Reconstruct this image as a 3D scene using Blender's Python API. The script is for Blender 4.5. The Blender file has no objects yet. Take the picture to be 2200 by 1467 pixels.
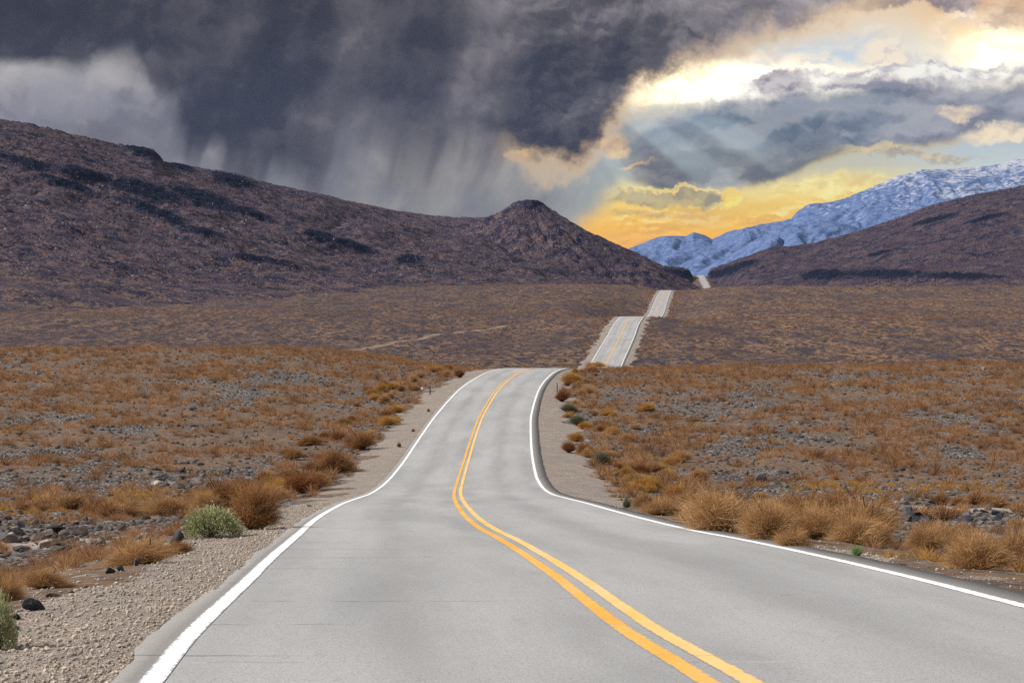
import bpy, math
import numpy as np
from mathutils import Vector
R = math.radians
SC = bpy.context.scene
COL = SC.collection

# ------------------------------------------------------------------ camera, light, exposure
FPX = 5194.0            # focal length in pixels of the 2200 px wide photograph
HORIZON = 733.0
cam_d = bpy.data.cameras.new('camera')
cam = bpy.data.objects.new('camera', cam_d); COL.objects.link(cam)
cam_d.sensor_width = 36.0
cam_d.lens = FPX / 2200.0 * 36.0
cam_d.clip_start = 0.1
cam_d.clip_end = 60000.0
cam.location = (0, 0, 0)
cam.rotation_euler = (R(90), 0, 0)
SC.camera = cam
SC.view_settings.view_transform = 'Standard'
SC.view_settings.look = 'None'
SC.view_settings.gamma = 1.0
SC.view_settings.exposure = 0.5
SC.cycles.use_denoising = False     # keeps the grain of asphalt, gravel and scrub
SC.cycles.volume_bounces = 0
SC.cycles.max_bounces = 4
SC.cycles.diffuse_bounces = 2
EXPO = 2 ** 0.5

SUN_EL, SUN_AZ = R(37), R(268)      # azimuth clockwise from +Y: behind the camera, to the left
sun_d = bpy.data.lights.new('sun', 'SUN')
sun = bpy.data.objects.new('sun', sun_d); COL.objects.link(sun)
sun_d.energy = 4.0
sun_d.angle = R(2.0)
sun_d.color = (1.0, 0.965, 0.92)
to_sun = Vector((math.sin(SUN_AZ) * math.cos(SUN_EL), math.cos(SUN_AZ) * math.cos(SUN_EL), math.sin(SUN_EL)))
sun.rotation_euler = (-to_sun).to_track_quat('-Z', 'Y').to_euler()


def lin(r, g, b, k=1.0):
    f = lambda c: (c / 255 / 12.92 if c / 255 <= 0.04045 else ((c / 255 + 0.055) / 1.055) ** 2.4)
    return (f(r) * k, f(g) * k, f(b) * k)


# ------------------------------------------------------------------ small node language
class G:
    """Builds shader nodes from plain arithmetic."""
    def __init__(self, tree): self.t = tree

    def node(self, kind, **kw):
        n = self.t.nodes.new(kind)
        for k, v in kw.items(): setattr(n, k, v)
        return n

    def put(self, sock, v):
        if isinstance(v, E): self.t.links.new(v.s, sock)
        elif isinstance(v, bpy.types.NodeSocket): self.t.links.new(v, sock)
        elif v is not None:
            if isinstance(v, tuple) and len(v) == 3 and sock.type == 'RGBA': v = (*v, 1.0)
            sock.default_value = v

    def math(self, op, a, b=None, c=None):
        n = self.node('ShaderNodeMath', operation=op)
        for i, v in enumerate((a, b, c)): 
            if v is not None: self.put(n.inputs[i], v)
        return E(self, n.outputs[0])

    def vec(self, x, y, z=0.0):
        n = self.node('ShaderNodeCombineXYZ')
        for i, v in enumerate((x, y, z)): self.put(n.inputs[i], v)
        return E(self, n.outputs[0])

    def split(self, v):
        n = self.node('ShaderNodeSeparateXYZ'); self.put(n.inputs[0], v)
        return [E(self, o) for o in n.outputs]

    def noise(self, v, scale, detail=4.0, rough=0.55, color=False, dist=0.0):
        n = self.node('ShaderNodeTexNoise')
        if v is not None: self.put(n.inputs['Vector'], v)
        n.inputs['Scale'].default_value = scale; n.inputs['Detail'].default_value = detail
        n.inputs['Roughness'].default_value = rough; n.inputs['Distortion'].default_value = dist
        return E(self, n.outputs['Color' if color else 0])

    def voro(self, v, scale, out='Distance', feature='F1'):
        n = self.node('ShaderNodeTexVoronoi', feature=feature)
        if v is not None: self.put(n.inputs['Vector'], v)
        n.inputs['Scale'].default_value = scale
        return E(self, n.outputs[out])

    def smooth(self, x, a, b, lo=0.0, hi=1.0):
        n = self.node('ShaderNodeMapRange', interpolation_type='SMOOTHSTEP')
        for i, v in enumerate((x, a, b, lo, hi)): self.put(n.inputs[i], v)
        return E(self, n.outputs[0])

    def curve(self, x, pts, x0, x1):
        """y = piecewise curve through pts (y within 0..1)."""
        n = self.node('ShaderNodeFloatCurve')
        self.put(n.inputs['Value'], (x - x0) * (1.0 / (x1 - x0)))
        c = n.mapping.curves[0]
        q = [((p[0] - x0) / (x1 - x0), p[1]) for p in pts]
        while len(c.points) < len(q): c.points.new(0.5, 0.5)
        for p, (a, b) in zip(c.points, q): p.location = (a, b); p.handle_type = 'AUTO_CLAMPED'
        n.mapping.update()
        return E(self, n.outputs[0])

    def mix(self, f, a, b):
        n = self.node('ShaderNodeMix', data_type='RGBA', clamp_factor=True)
        self.put(n.inputs[0], f); self.put(n.inputs[6], a); self.put(n.inputs[7], b)
        return E(self, n.outputs[2])

    def blend(self, mode, f, a, b):
        n = self.node('ShaderNodeMix', data_type='RGBA', blend_type=mode, clamp_factor=True)
        self.put(n.inputs[0], f); self.put(n.inputs[6], a); self.put(n.inputs[7], b)
        return E(self, n.outputs[2])

    def ramp(self, x, stops):
        n = self.node('ShaderNodeValToRGB'); self.put(n.inputs[0], x)
        e = n.color_ramp.elements
        while len(e) < len(stops): e.new(0.5)
        for el, (p, c) in zip(e, stops): el.position = p; el.color = (*c, 1.0)
        return E(self, n.outputs[0])

    def attr(self, name):
        n = self.node('ShaderNodeAttribute', attribute_name=name)
        return E(self, n.outputs['Fac'])

    def pos(self):
        return E(self, self.node('ShaderNodeNewGeometry').outputs['Position'])


class E:
    def __init__(self, g, s): self.g, self.s = g, s
    def __add__(self, o): return self.g.math('ADD', self, o)
    def __radd__(self, o): return self.g.math('ADD', o, self)
    def __sub__(self, o): return self.g.math('SUBTRACT', self, o)
    def __rsub__(self, o): return self.g.math('SUBTRACT', o, self)
    def __mul__(self, o): return self.g.math('MULTIPLY', self, o)
    def __rmul__(self, o): return self.g.math('MULTIPLY', o, self)
    def __truediv__(self, o): return self.g.math('DIVIDE', self, o)
    def __neg__(self): return self.g.math('MULTIPLY', self, -1.0)
    def max(self, o): return self.g.math('MAXIMUM', self, o)
    def min(self, o): return self.g.math('MINIMUM', self, o)
    def abs(self): return self.g.math('ABSOLUTE', self)


# ------------------------------------------------------------------ sky (world)
def build_world():
    w = bpy.data.worlds.new('World'); SC.world = w; w.use_nodes = True
    t = w.node_tree; t.nodes.clear(); g = G(t)
    c = lambda r, gg, b: lin(r, gg, b, 1.0 / EXPO)
    d = E(g, g.node('ShaderNodeTexCoord').outputs['Generated'])
    x, y, z = g.split(d)
    yy = y.max(0.05)
    u0 = x / yy * (FPX / 1000) + 1.1            # direction as a slope, in thousands of photo pixels
    v0 = 0.733 - z / yy * (FPX / 1000)
    p0 = g.vec(u0, v0)
    w1 = g.split(g.noise(p0, 4.0, 2.0, 0.5, color=True))
    w2 = g.split(g.noise(p0, 15.0, 8.0, 0.66, color=True))
    wu = (w1[0] - 0.5) * 0.10 + (w2[0] - 0.5) * 0.085
    wv = (w1[1] - 0.5) * 0.10 + (w2[1] - 0.5) * 0.085
    lu = (w1[0] - 0.5) * 0.12; lv = (w1[1] - 0.5) * 0.12          # soft, low frequency warp only
    u = u0 + wu; v = v0 + wv
    us = u0 + wu * 0.45; vs = v0 + wv * 0.45

    def relief(scale, sx, sy, du, dv, rough=0.6, k=0.6):
        a = g.noise(g.vec((u0 + wu * k) * sx, (v0 + wv * k) * sy), scale, 7.0, rough)
        b = g.noise(g.vec((u0 + wu * k + du) * sx, (v0 + wv * k + dv) * sy), scale, 7.0, rough)
        return a, a - b

    # 1 backdrop
    right = g.ramp(vs / 0.75, [(0.0, c(240, 212, 172)), (0.08, c(226, 220, 208)), (0.16, c(196, 216, 230)), (0.25, c(222, 230, 232)),
                               (0.38, c(188, 198, 200)), (0.48, c(200, 196, 172)), (0.54, c(244, 222, 140)), (0.60, c(250, 208, 92)),
                               (0.66, c(252, 190, 76)), (0.75, c(250, 176, 84))])
    pale = g.ramp(vs / 0.75, [(0.0, c(226, 180, 130)), (0.07, c(250, 214, 160)), (0.14, c(255, 240, 205)), (0.22, c(232, 234, 228)), (0.38, c(176, 194, 204)),
                              (0.47, c(200, 208, 204)), (0.54, c(232, 226, 180)), (0.66, c(250, 214, 120))])
    back = g.mix(g.smooth(us, 1.80, 2.12), right, pale)
    left = g.ramp((vs + (w1[2] - 0.5) * 0.08) / 0.75, [(0.0, c(120, 120, 128)), (0.175, c(180, 176, 172)), (0.23, c(164, 160, 162)), (0.30, c(140, 138, 146)), (0.40, c(120, 117, 122)),
                              (0.50, c(118, 117, 120)), (0.58, c(126, 126, 127)), (0.70, c(140, 139, 136))])
    wisp = g.noise(g.vec((u0 + lu) * 1.6 + v0 * 0.35, (v0 + lv) * 0.8), 6.0, 4.0, 0.5)
    left = g.mix(g.smooth(wisp, 0.35, 0.68) * 0.28, left, c(168, 162, 158))
    ln, lr = relief(3.6, 1.0, 1.3, -0.02, -0.03, 0.5, 0.8)
    left = g.mix(g.smooth(lr, 0.0, 0.14) * 0.45, left, c(186, 180, 176))
    left = g.mix(g.smooth(lr, 0.0, -0.12) * 0.60, left, c(98, 96, 103))
    left = g.mix(g.smooth(ln, 0.56, 0.40) * 0.40, left, c(112, 110, 117))
    leftw = g.mix(g.smooth(us, 0.6, 1.1), left, g.mix(g.smooth(wisp, 0.35, 0.65), c(130, 130, 133), c(162, 157, 149)))
    leftw = g.mix(g.smooth(us, 1.12, 1.3) * 0.7, leftw, c(170, 176, 172))
    tr = us + (v0 - 0.47) * 1.0 + (w2[2] - 0.5) * 0.10
    back = g.mix(g.smooth(tr, 1.21, 1.31), leftw, back)
    # high wisps in the blue gap
    fh, rh = relief(5.5, 1.0, 1.8, -0.012, -0.016)
    hz = g.smooth(us, 1.5, 1.72) * g.smooth(v0, 0.25, 0.13)
    back = g.mix(g.smooth(fh, 0.46, 0.62) * hz * 0.85, back, c(255, 236, 208))
    back = g.mix(g.smooth(rh, 0.01, -0.05) * g.smooth(fh, 0.44, 0.6) * hz * 0.5, back, c(196, 190, 196))

    def blob(cu, cv, ru, rv):
        a = (us - cu) * (1 / ru); b = (vs - cv) * (1 / rv)
        return g.math('EXPONENT', (a * a + b * b) * -1.0)

    def sub(k):
        return g.vec(k, k, k)
    # 2 sun glow behind cloud
    glow = blob(1.50, 0.182, 0.15, 0.044) * 2.5 + blob(1.70, 0.165, 0.20, 0.022) * 0.7 + blob(2.15, 0.115, 0.075, 0.06) * 1.2 + blob(1.40, 0.215, 0.05, 0.03) * 0.35
    glow = glow * (g.smooth(rh, -0.06, 0.03) * 0.45 + 0.55)
    back = g.blend('ADD', 1.0, back, g.blend('MULTIPLY', 1.0, (0.80, 0.66, 0.40), sub(glow)))
    # cumulus heads standing on the bank
    bt = g.curve(u0, [(1.15, .36), (1.30, .33), (1.36, .27), (1.40, .245), (1.47, .222), (1.55, .218), (1.65, .205), (1.72, .190), (1.8, .188), (1.9, .174), (2.0, .168), (2.3, .160)], 1.15, 2.3)
    bb = g.curve(u0, [(1.15, .345), (1.25, .345), (1.32, .37), (1.38, .400), (1.45, .410), (1.6, .405), (1.68, .385), (1.76, .352), (1.86, .330), (2.0, .315), (2.1, .295), (2.3, .270)], 1.15, 2.3)
    n1, r1 = relief(8.0, 1.0, 1.7, -0.008, -0.014)
    n2, r2 = relief(4.0, 1.0, 2.4, -0.01, -0.02)
    n4, r4 = relief(6.0, 1.0, 2.0, -0.018, -0.022, 0.45, 0.5)
    hd = v0 + wv * 0.9 - bt + 0.035
    heads = g.smooth(hd, -0.004, 0.010) * g.smooth(u0, 1.50, 1.66)
    hc = g.mix(g.smooth(r1, 0.07, -0.09), c(255, 252, 240), c(186, 182, 190))
    back = g.mix(heads * g.smooth(v0 - bt, 0.03, 0.0) * 0.9, back, hc)
    # 3 grey cloud bank
    dt = v0 + wv * 0.7 - bt
    db = v0 + wv * 0.35 - bb
    bank = g.smooth(dt, -0.010, 0.034) * g.smooth(db, 0.014, -0.010) * g.smooth(us, 1.27, 1.42)
    bcol = g.mix(g.smooth(vs, 0.29, 0.35), c(112, 126, 142), c(126, 124, 122))
    bcol = g.mix(blob(1.52, 0.305, 0.12, 0.022) * 0.55, bcol, c(168, 172, 168))
    bcol = g.mix(blob(1.70, 0.278, 0.17, 0.036) * 0.75, bcol, c(80, 96, 112))
    bcol = g.mix(blob(1.60, 0.375, 0.13, 0.03) * 0.6, bcol, c(98, 98, 100))
    bcol = g.mix(g.smooth(us, 1.78, 2.05) * 0.85, bcol, c(150, 150, 160))
    bcol = g.mix(g.smooth(r4, -0.01, 0.09) * 0.40, bcol, c(190, 190, 192))
    bcol = g.mix(g.smooth(r4, 0.01, -0.09) * 0.40, bcol, c(78, 86, 100))
    bcol = g.mix(g.smooth(r1, -0.05, 0.07) * 0.14, bcol, c(205, 200, 196))
    bcol = g.mix(g.smooth(n2, 0.52, 0.75) * 0.3, bcol, c(178, 180, 182))
    bcol = g.mix(g.smooth(dt, 0.045, 0.0) * g.smooth(n1, 0.36, 0.62) * 0.8, bcol, c(250, 236, 214))
    bcol = g.mix(g.smooth(db, -0.016, 0.006) * g.smooth(us, 1.45, 1.6) * 0.55, bcol, c(250, 220, 140))
    back = g.mix(bank, back, bcol)
    # loose puffs
    def puff(base, cu, cv, ru, rv, lit, dark, amt=1.0, hard=0.5):
        a = (u - cu) * (1 / ru); b = (v - cv) * (1 / rv)
        m = g.smooth(a * a + b * b + (n1 - 0.5) * 1.2, 1.35, hard)
        col = g.mix(g.smooth(r1 - (v - cv) * (0.05 / rv), -0.10, 0.10), dark, lit)
        return g.mix(m * amt, base, col)
    back = puff(back, 1.69, 0.188, 0.065, 0.036, c(206, 196, 196), c(134, 134, 146), 0.95)
    back = puff(back, 1.86, 0.185, 0.09, 0.022, c(214, 204, 200), c(140, 140, 154), 0.85)
    back = puff(back, 1.98, 0.005, 0.17, 0.022, c(176, 160, 160), c(112, 104, 118), 0.95, 0.1)
    back = puff(back, 2.22, 0.01, 0.13, 0.06, c(226, 190, 150), c(176, 150, 130), 0.7, 0.0)
    back = puff(back, 2.07, 0.24, 0.05, 0.022, c(255, 230, 184), c(190, 176, 172), 0.9, 0.2)
    back = puff(back, 2.16, 0.295, 0.09, 0.022, c(252, 232, 196), c(196, 186, 176), 0.9, 0.1)
    back = puff(back, 1.94, 0.338, 0.19, 0.015, c(226, 206, 156), c(166, 156, 138), 0.8, 0.1)
    # low yellow cumulus
    zone = g.smooth(tr, 1.26, 1.36) * g.smooth(v0, 0.355, 0.40)
    n3, r3 = relief(11.0, 1.0, 2.3, -0.006, -0.008, 0.62, 0.35)
    patch = g.smooth(n2, 0.42, 0.58)
    back = g.mix(g.smooth(r3, -0.005, 0.06) * patch * zone * g.smooth(v0, 0.53, 0.43) * 0.8, back, c(255, 244, 170))
    back = g.mix(g.smooth(r3, 0.0, -0.07) * zone * patch * 0.45, back, c(206, 166, 104))
    back = g.mix(g.smooth(n4, 0.5, 0.66) * zone * g.smooth(v0, 0.40, 0.46) * 0.35, back, c(214, 172, 112))
    back = puff(back, 1.455, 0.432, 0.135, 0.020, c(196, 178, 130), c(142, 136, 118), 0.9, 0.3)
    back = puff(back, 1.455, 0.413, 0.13, 0.0045, c(255, 236, 150), c(255, 220, 120), 0.8, 0.0)
    back = puff(back, 1.39, 0.464, 0.12, 0.010, c(226, 190, 120), c(176, 156, 120), 0.7, 0.0)
    back = puff(back, 1.565, 0.43, 0.022, 0.026, c(255, 238, 120), c(250, 206, 90), 0.85, 0.2)
    back = puff(back, 1.76, 0.40, 0.13, 0.022, c(255, 242, 160), c(230, 200, 130), 0.8, 0.0)
    # 4 light shafts
    ang = g.math('ARCTAN2', v0 - 0.02, u0 - 1.06)
    rays = g.smooth(g.noise(g.vec(ang, 4.7), 7.0, 2.0, 0.55), 0.38, 0.64)
    rmask = g.smooth(v0, 0.21, 0.27) * g.smooth(v0, 0.45, 0.34) * g.smooth(u0, 1.22, 1.34) * g.smooth(u0, 1.82, 1.48)
    back = g.mix(rays * rmask * 0.38, back, c(190, 206, 208))
    back = g.mix((1.0 - rays) * rmask * 0.24, back, c(88, 96, 106))
    # 5 storm cloud with rain curtains
    edge = g.curve(u0 + lu * 0.35 + (w2[2] - 0.5) * 0.06, [(-.4, .14), (0, .135), (.1, .14), (.17, .150), (.22, .128), (.28, .135), (.33, .20), (.40, .28), (.46, .34), (.52, .365), (.57, .345), (.63, .375),
                        (.69, .345), (.75, .29), (.84, .33), (.92, .345), (1.0, .30), (1.05, .305), (1.10, .350), (1.15, .385), (1.20, .380), (1.25, .360), (1.30, .305), (1.36, .240), (1.42, .192), (1.5, .152),
                        (1.6, .112), (1.7, .078), (1.8, .045), (1.9, .012), (2.0, .0), (2.6, .0)], -.4, 2.6)
    soft = g.curve(u0, [(-.4, .013), (.12, .020), (.20, .030), (.30, .055), (.45, .050), (.65, .060), (.75, .10), (.95, .13), (1.06, .055), (1.2, .040), (1.4, .046), (1.6, .060), (1.8, .05), (2.6, .05)], -.4, 2.6)
    streak = g.noise(g.vec(u0 + v0 * 0.22 + lu * 0.5, v0 * 0.16 + lv * 0.2), 11.0, 2.0, 0.45)
    rag = g.smooth(u0, 1.0, 1.2)
    vv = v0 + lv * 0.5 + (wv - lv * 0.83) * (0.30 + rag * 1.35) + (0.5 - streak) * (0.22 - rag * 0.13) * g.smooth(u0, 0.24, 0.40)
    ed = (vv - edge) / soft
    # thin rain curtains trailing below the cloud base
    fine = g.noise(g.vec(u0 + v0 * 0.30 + lu * 0.3, v0 * 0.10), 26.0, 2.0, 0.5)
    veil = g.smooth(vv - edge, 0.16, -0.02) * g.smooth(streak * 0.6 + fine * 0.4, 0.44, 0.60) * g.smooth(u0, 0.24, 0.36) * g.smooth(u0, 1.30, 1.12)
    back = g.mix(veil * 0.55, back, c(90, 87, 91))
    al = g.smooth(ed, 1.0, -1.0) * g.smooth(us, 2.12, 1.80)
    lum = g.curve(u0 + lu * 1.3 + v0 * 0.12 - 0.02, [(-.4, .33), (0, .30), (.15, .30), (.3, .34), (.45, .30), (.6, .31), (.67, .33), (.745, .46), (.82, .38), (.9, .36), (.98, .42), (1.04, .44), (1.1, .38), (1.2, .35), (1.30, .38), (1.40, .50), (1.50, .60), (1.62, .74), (1.9, .80), (2.6, .8)], -.4, 2.6)
    lum = lum + g.smooth(v0, 0.12, 0.0) * g.smooth(u0, 0.84, 1.05) * g.smooth(u0, 1.6, 1.3) * 0.18
    sn, sr = relief(3.2, 1.0, 1.0, -0.02, -0.03, 0.55, 0.9)
    L = lum - 0.02 + (sn - 0.5) * 0.75 + sr * 1.0 + (streak - 0.5) * 0.42 * g.smooth(u0, 0.3, 0.5) * g.smooth(u0, 1.5, 1.2) + r1 * 0.9 * rag
    storm = g.ramp(L, [(0.0, c(42, 40, 43)), (0.25, c(58, 54, 56)), (0.45, c(88, 83, 84)), (0.70, c(136, 128, 130)), (1.0, c(188, 176, 172))])
    warm = g.smooth(ed, -1.5, 0.5) * g.smooth(u0, 1.04, 1.14)
    storm = g.mix(warm * 0.95, storm, c(252, 214, 160))
    col = g.mix(al, back, storm)
    # glowing scraps under the storm edge
    for (a, b, ru, rv) in ((1.10, .332, .032, .018), (1.325, .305, .030, .026), (1.37, .352, .045, .007)):
        col = puff(col, a, b, ru, rv, c(255, 216, 150), c(206, 170, 130), 0.75, 0.0)
    # broken overcast over the rest of the dome
    on = g.noise(d, 2.2, 5.0, 0.55)
    over = g.mix(g.smooth(on, 0.35, 0.65), (0.22, 0.22, 0.23), (0.52, 0.51, 0.50))
    outm = g.smooth(v0, -0.05, -0.75).max(g.smooth((u0 - 1.1).abs(), 1.3, 2.2)).max(g.smooth(y, 0.5, 0.2))
    col = g.mix(outm, col, over)
    col = g.mix(g.smooth(z, 0.0, -0.03), col, (0.16, 0.13, 0.11))
    sky = g.node('ShaderNodeTexSky', sky_type='NISHITA', sun_disc=False, sun_elevation=SUN_EL, sun_rotation=SUN_AZ)
    b1 = g.node('ShaderNodeBackground'); g.put(b1.inputs[0], sky.outputs[0]); b1.inputs[1].default_value = 0.10
    b2 = g.node('ShaderNodeBackground'); g.put(b2.inputs[0], col); b2.inputs[1].default_value = 1.0
    gap = g.smooth(on, 0.62, 0.72) * outm                    # clear sky shows through gaps in the overcast overhead
    m = g.node('ShaderNodeMixShader'); g.put(m.inputs[0], 1.0 - gap)
    t.links.new(b1.outputs[0], m.inputs[1]); t.links.new(b2.outputs[0], m.inputs[2])
    o = g.node('ShaderNodeOutputWorld'); t.links.new(m.outputs[0], o.inputs[0])


build_world()

# ------------------------------------------------------------------ numeric helpers
rng = np.random.default_rng(7)


def pchip(xs, ys):
    xs = np.array(xs, float); ys = np.array(ys, float)
    h = np.diff(xs); dl = np.diff(ys) / h
    m = np.zeros(len(xs)); m[0], m[-1] = dl[0], dl[-1]
    for i in range(1, len(xs) - 1):
        if dl[i - 1] * dl[i] > 0:
            w1, w2 = 2 * h[i] + h[i - 1], h[i] + 2 * h[i - 1]
            m[i] = (w1 + w2) / (w1 / dl[i - 1] + w2 / dl[i])
    def f(q):
        q = np.clip(np.asarray(q, float), xs[0], xs[-1])
        i = np.clip(np.searchsorted(xs, q, side='right') - 1, 0, len(xs) - 2)
        tt = (q - xs[i]) / h[i]; a = tt * tt; b = a * tt
        return ((2 * b - 3 * a + 1) * ys[i] + (b - 2 * a + tt) * h[i] * m[i] + (3 * a - 2 * b) * ys[i + 1] + (b - a) * h[i] * m[i + 1])
    return f


def sstep(x, a, b):
    t = np.clip((x - a) / (b - a), 0, 1); return t * t * (3 - 2 * t)


def _h(ix, iy, seed):
    n = (ix.astype(np.int64) * 374761393 + iy.astype(np.int64) * 668265263 + seed * 974634777) & 0x7fffffff
    n = ((n ^ (n >> 13)) * 1274126177) & 0x7fffffff
    return ((n ^ (n >> 16)) & 0xffff) / 65535.0


def vnoise(x, y, seed=0):
    ix = np.floor(x); iy = np.floor(y); fx = x - ix; fy = y - iy
    fx = fx * fx * fx * (fx * (fx * 6 - 15) + 10); fy = fy * fy * fy * (fy * (fy * 6 - 15) + 10)
    a = _h(ix, iy, seed); b = _h(ix + 1, iy, seed); c = _h(ix, iy + 1, seed); d = _h(ix + 1, iy + 1, seed)
    return (a + (b - a) * fx) * (1 - fy) + (c + (d - c) * fx) * fy


def fbm(x, y, seed=0, oct=4, gain=0.5):
    s = 0.0; a = 1.0; tot = 0.0
    x = np.asarray(x, float); y = np.asarray(y, float)
    for o in range(oct):
        s = s + a * vnoise(x, y, seed + o * 17); tot += a; a *= gain
        x, y = x * 1.97 * 0.8 - y * 1.97 * 0.6 + 13.1, x * 1.97 * 0.6 + y * 1.97 * 0.8 + 7.7
    return s / tot


# ------------------------------------------------------------------ road alignment and terrain heights
RY = [-40, 0, 14, 18, 21, 24.5, 30, 37.4, 43.6, 49.2, 56.7, 61.9, 68.9, 81.6, 93.9, 101.8, 108.1, 118.7, 127, 135.4, 143.7, 152.3, 162.3, 173.6, 184.4, 195.7, 209.7, 227.7, 238.2, 253, 264, 275,
      300, 340, 400, 470, 520, 539, 579, 625, 685, 727, 745, 800, 900, 1000, 1100, 1160, 1212, 1332, 1480, 1560, 1610, 1640, 1750, 2200, 2700, 2850, 2934, 3050, 3150, 3190, 3400]
RX = [4.6, 2.1, 1.27, .99, .83, .66, .36, -.04, -.40, -.70, -1.03, -1.22, -1.46, -1.82, -2.12, -2.28, -2.36, -2.46, -2.485, -2.495, -2.48, -2.44, -2.38, -2.28, -2.07, -1.78, -1.36, -.62, -.07, .78, 1.62, 2.65,
      4.6, 7.4, 11.3, 16.0, 19.5, 20.9, 24.4, 27.9, 32.2, 35.8, 37.2, 41.2, 48.6, 56.3, 64.0, 68.5, 72.5, 82.0, 93.2, 99.3, 103.6, 106.5, 117, 161, 211, 227, 236, 241.5, 245, 246, 250]
RZ = [0.1, -1.42, -1.98, -2.165, -2.30, -2.45, -2.70, -3.07, -3.40, -3.67, -4.03, -4.28, -4.62, -5.28, -5.90, -6.21, -6.39, -6.55, -6.53, -6.44, -6.27, -6.07, -5.83, -5.54, -5.2, -4.8, -4.32, -3.80, -3.54, -3.24, -3.09, -3.04,
      -3.6, -6.0, -10.0, -10.2, -6.6, -5.05, -1.6, 1.2, 4.8, 7.25, 7.7, 6.6, 6.4, 7.6, 10.3, 12.3, 14.5, 22.4, 29.6, 32.8, 34.0, 34.1, 32, 40, 54, 60.5, 65.2, 76, 85.5, 87, 84]
Xc, Zr = pchip(RY, RX), pchip(RY, RZ)
ZL = pchip([-40, 0, 14, 21, 30, 45, 60, 80, 100, 120, 140, 180, 220, 260, 300, 330, 400, 470, 540, 640, 727, 970, 1212, 1600, 2000, 2600, 3400],
           [-.8, -2.1, -2.7, -3.05, -3.55, -4.35, -5.0, -5.9, -6.7, -6.9, -6.6, -5.1, -3.4, -1.9, -1.05, -1.5, -5.0, -5.6, -3.2, 1.6, 5.5, 13.5, 22.5, 37, 46, 56, 66])
ZR_ = pchip([-40, 0, 14, 21, 30, 45, 60, 80, 100, 120, 140, 180, 220, 260, 290, 330, 400, 470, 540, 600, 727, 970, 1212, 1400, 1600, 1700, 2000, 2934, 3400],
            [-.7, -2.0, -2.55, -2.9, -3.35, -4.15, -4.85, -5.75, -6.6, -6.85, -6.65, -5.4, -4.15, -3.25, -2.95, -4.0, -6.5, -6.2, -4.4, -1.4, 5.0, 11.5, 19.0, 26.5, 36.5, 36.3, 39, 52, 60])
DW = pchip([-40, 0, 60, 120, 275, 540, 1600, 3400], [4, 4, 5, 9, 26, 24, 40, 40])


def ground_z(X, Y, detail=True):
    X = np.asarray(X, float); Y = np.asarray(Y, float)
    s = X - Xc(Y); a = np.abs(s); zr = Zr(Y)
    zb = np.where(s < 0, ZL(Y), ZR_(Y))
    far = np.clip(Y / 300, 0.1, 3.0)
    if detail:
        zb = zb + (fbm(X / 9, Y / 14, 3, 4) - .5) * 1.0 * np.clip(far, .5, 1.6) + (fbm(X / 1.7, Y / 1.7, 5, 3) - .5) * .28
        zb = zb + (fbm(X / 60, Y / 120, 9, 2) - .5) * 2.2 * sstep(Y, 350, 700)
    w = sstep(a, 4.3 + .9, 4.3 + .9 + DW(Y))
    zsh = zr - .03 - .05 * np.clip(a - 3.85, 0, 3)
    if detail:
        zsh = zsh + (fbm(X / .9, Y / .9, 6, 3) - .5) * .09 * sstep(a, 3.9, 4.6)
    z = zsh * (1 - w) + zb * w
    return np.where(a < 3.5, zr - .12 - .0004 * Y, z)


def hit(px, py, y0=10.0, y1=3000.0):
    """Where the sight line through a photo pixel first meets the terrain."""
    Y = np.geomspace(y0, y1, 6000)
    d = ground_z((px - 1100) / FPX * Y, Y, False) - (HORIZON - py) / FPX * Y
    i = np.argmax(d > 0)
    if d[i] <= 0: i = len(Y) - 1
    Yh = Y[i]; Xh = (px - 1100) / FPX * Yh
    return Xh, Yh, float(ground_z(Xh, Yh))


# ------------------------------------------------------------------ mesh helpers
def mesh_np(name, verts, faces, mat=None, attrs=None, smooth=False, parent=None, link=True):
    verts = np.asarray(verts, np.float32); faces = np.asarray(faces, np.int32)
    me = bpy.data.meshes.new(name)
    k = faces.shape[1]
    me.vertices.add(len(verts)); me.vertices.foreach_set('co', verts.ravel())
    me.loops.add(faces.size); me.loops.foreach_set('vertex_index', faces.ravel())
    me.polygons.add(len(faces)); me.polygons.foreach_set('loop_start', np.arange(0, faces.size, k, dtype=np.int32))
    me.polygons.foreach_set('loop_total', np.full(len(faces), k, np.int32))
    me.polygons.foreach_set('use_smooth', np.full(len(faces), smooth, bool))
    for n, v in (attrs or {}).items():
        a = me.attributes.new(n, 'FLOAT', 'POINT'); a.data.foreach_set('value', np.asarray(v, np.float32).ravel())
    if mat: me.materials.append(mat)
    me.update(calc_edges=True); me.validate()
    if not link: return me
    o = bpy.data.objects.new(name, me); COL.objects.link(o)
    if parent: o.parent = parent
    return o


def grid_faces(nr, nc):
    i = np.arange(nr * nc).reshape(nr, nc)
    return np.stack([i[:-1, :-1], i[:-1, 1:], i[1:, 1:], i[1:, :-1]], -1).reshape(-1, 4)


def sub_mesh(name, verts, faces, mask, mat, attrs, smooth=True):
    f = faces[mask]; used = np.unique(f); remap = np.zeros(len(verts), np.int64); remap[used] = np.arange(len(used))
    return mesh_np(name, verts[used], remap[f], mat, {k: v[used] for k, v in attrs.items()}, smooth)


def tag(o, label=None, cat=None, group=None, kind=None):
    for k, v in (('label', label), ('category', cat), ('group', group), ('kind', kind)):
        if v: o[k] = v
    return o


def empty(name, loc, rz=0.0):
    o = bpy.data.objects.new(name, None); COL.objects.link(o)
    o.location = loc; o.rotation_euler = (0, 0, rz); o.empty_display_size = 0.2
    return o


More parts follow.
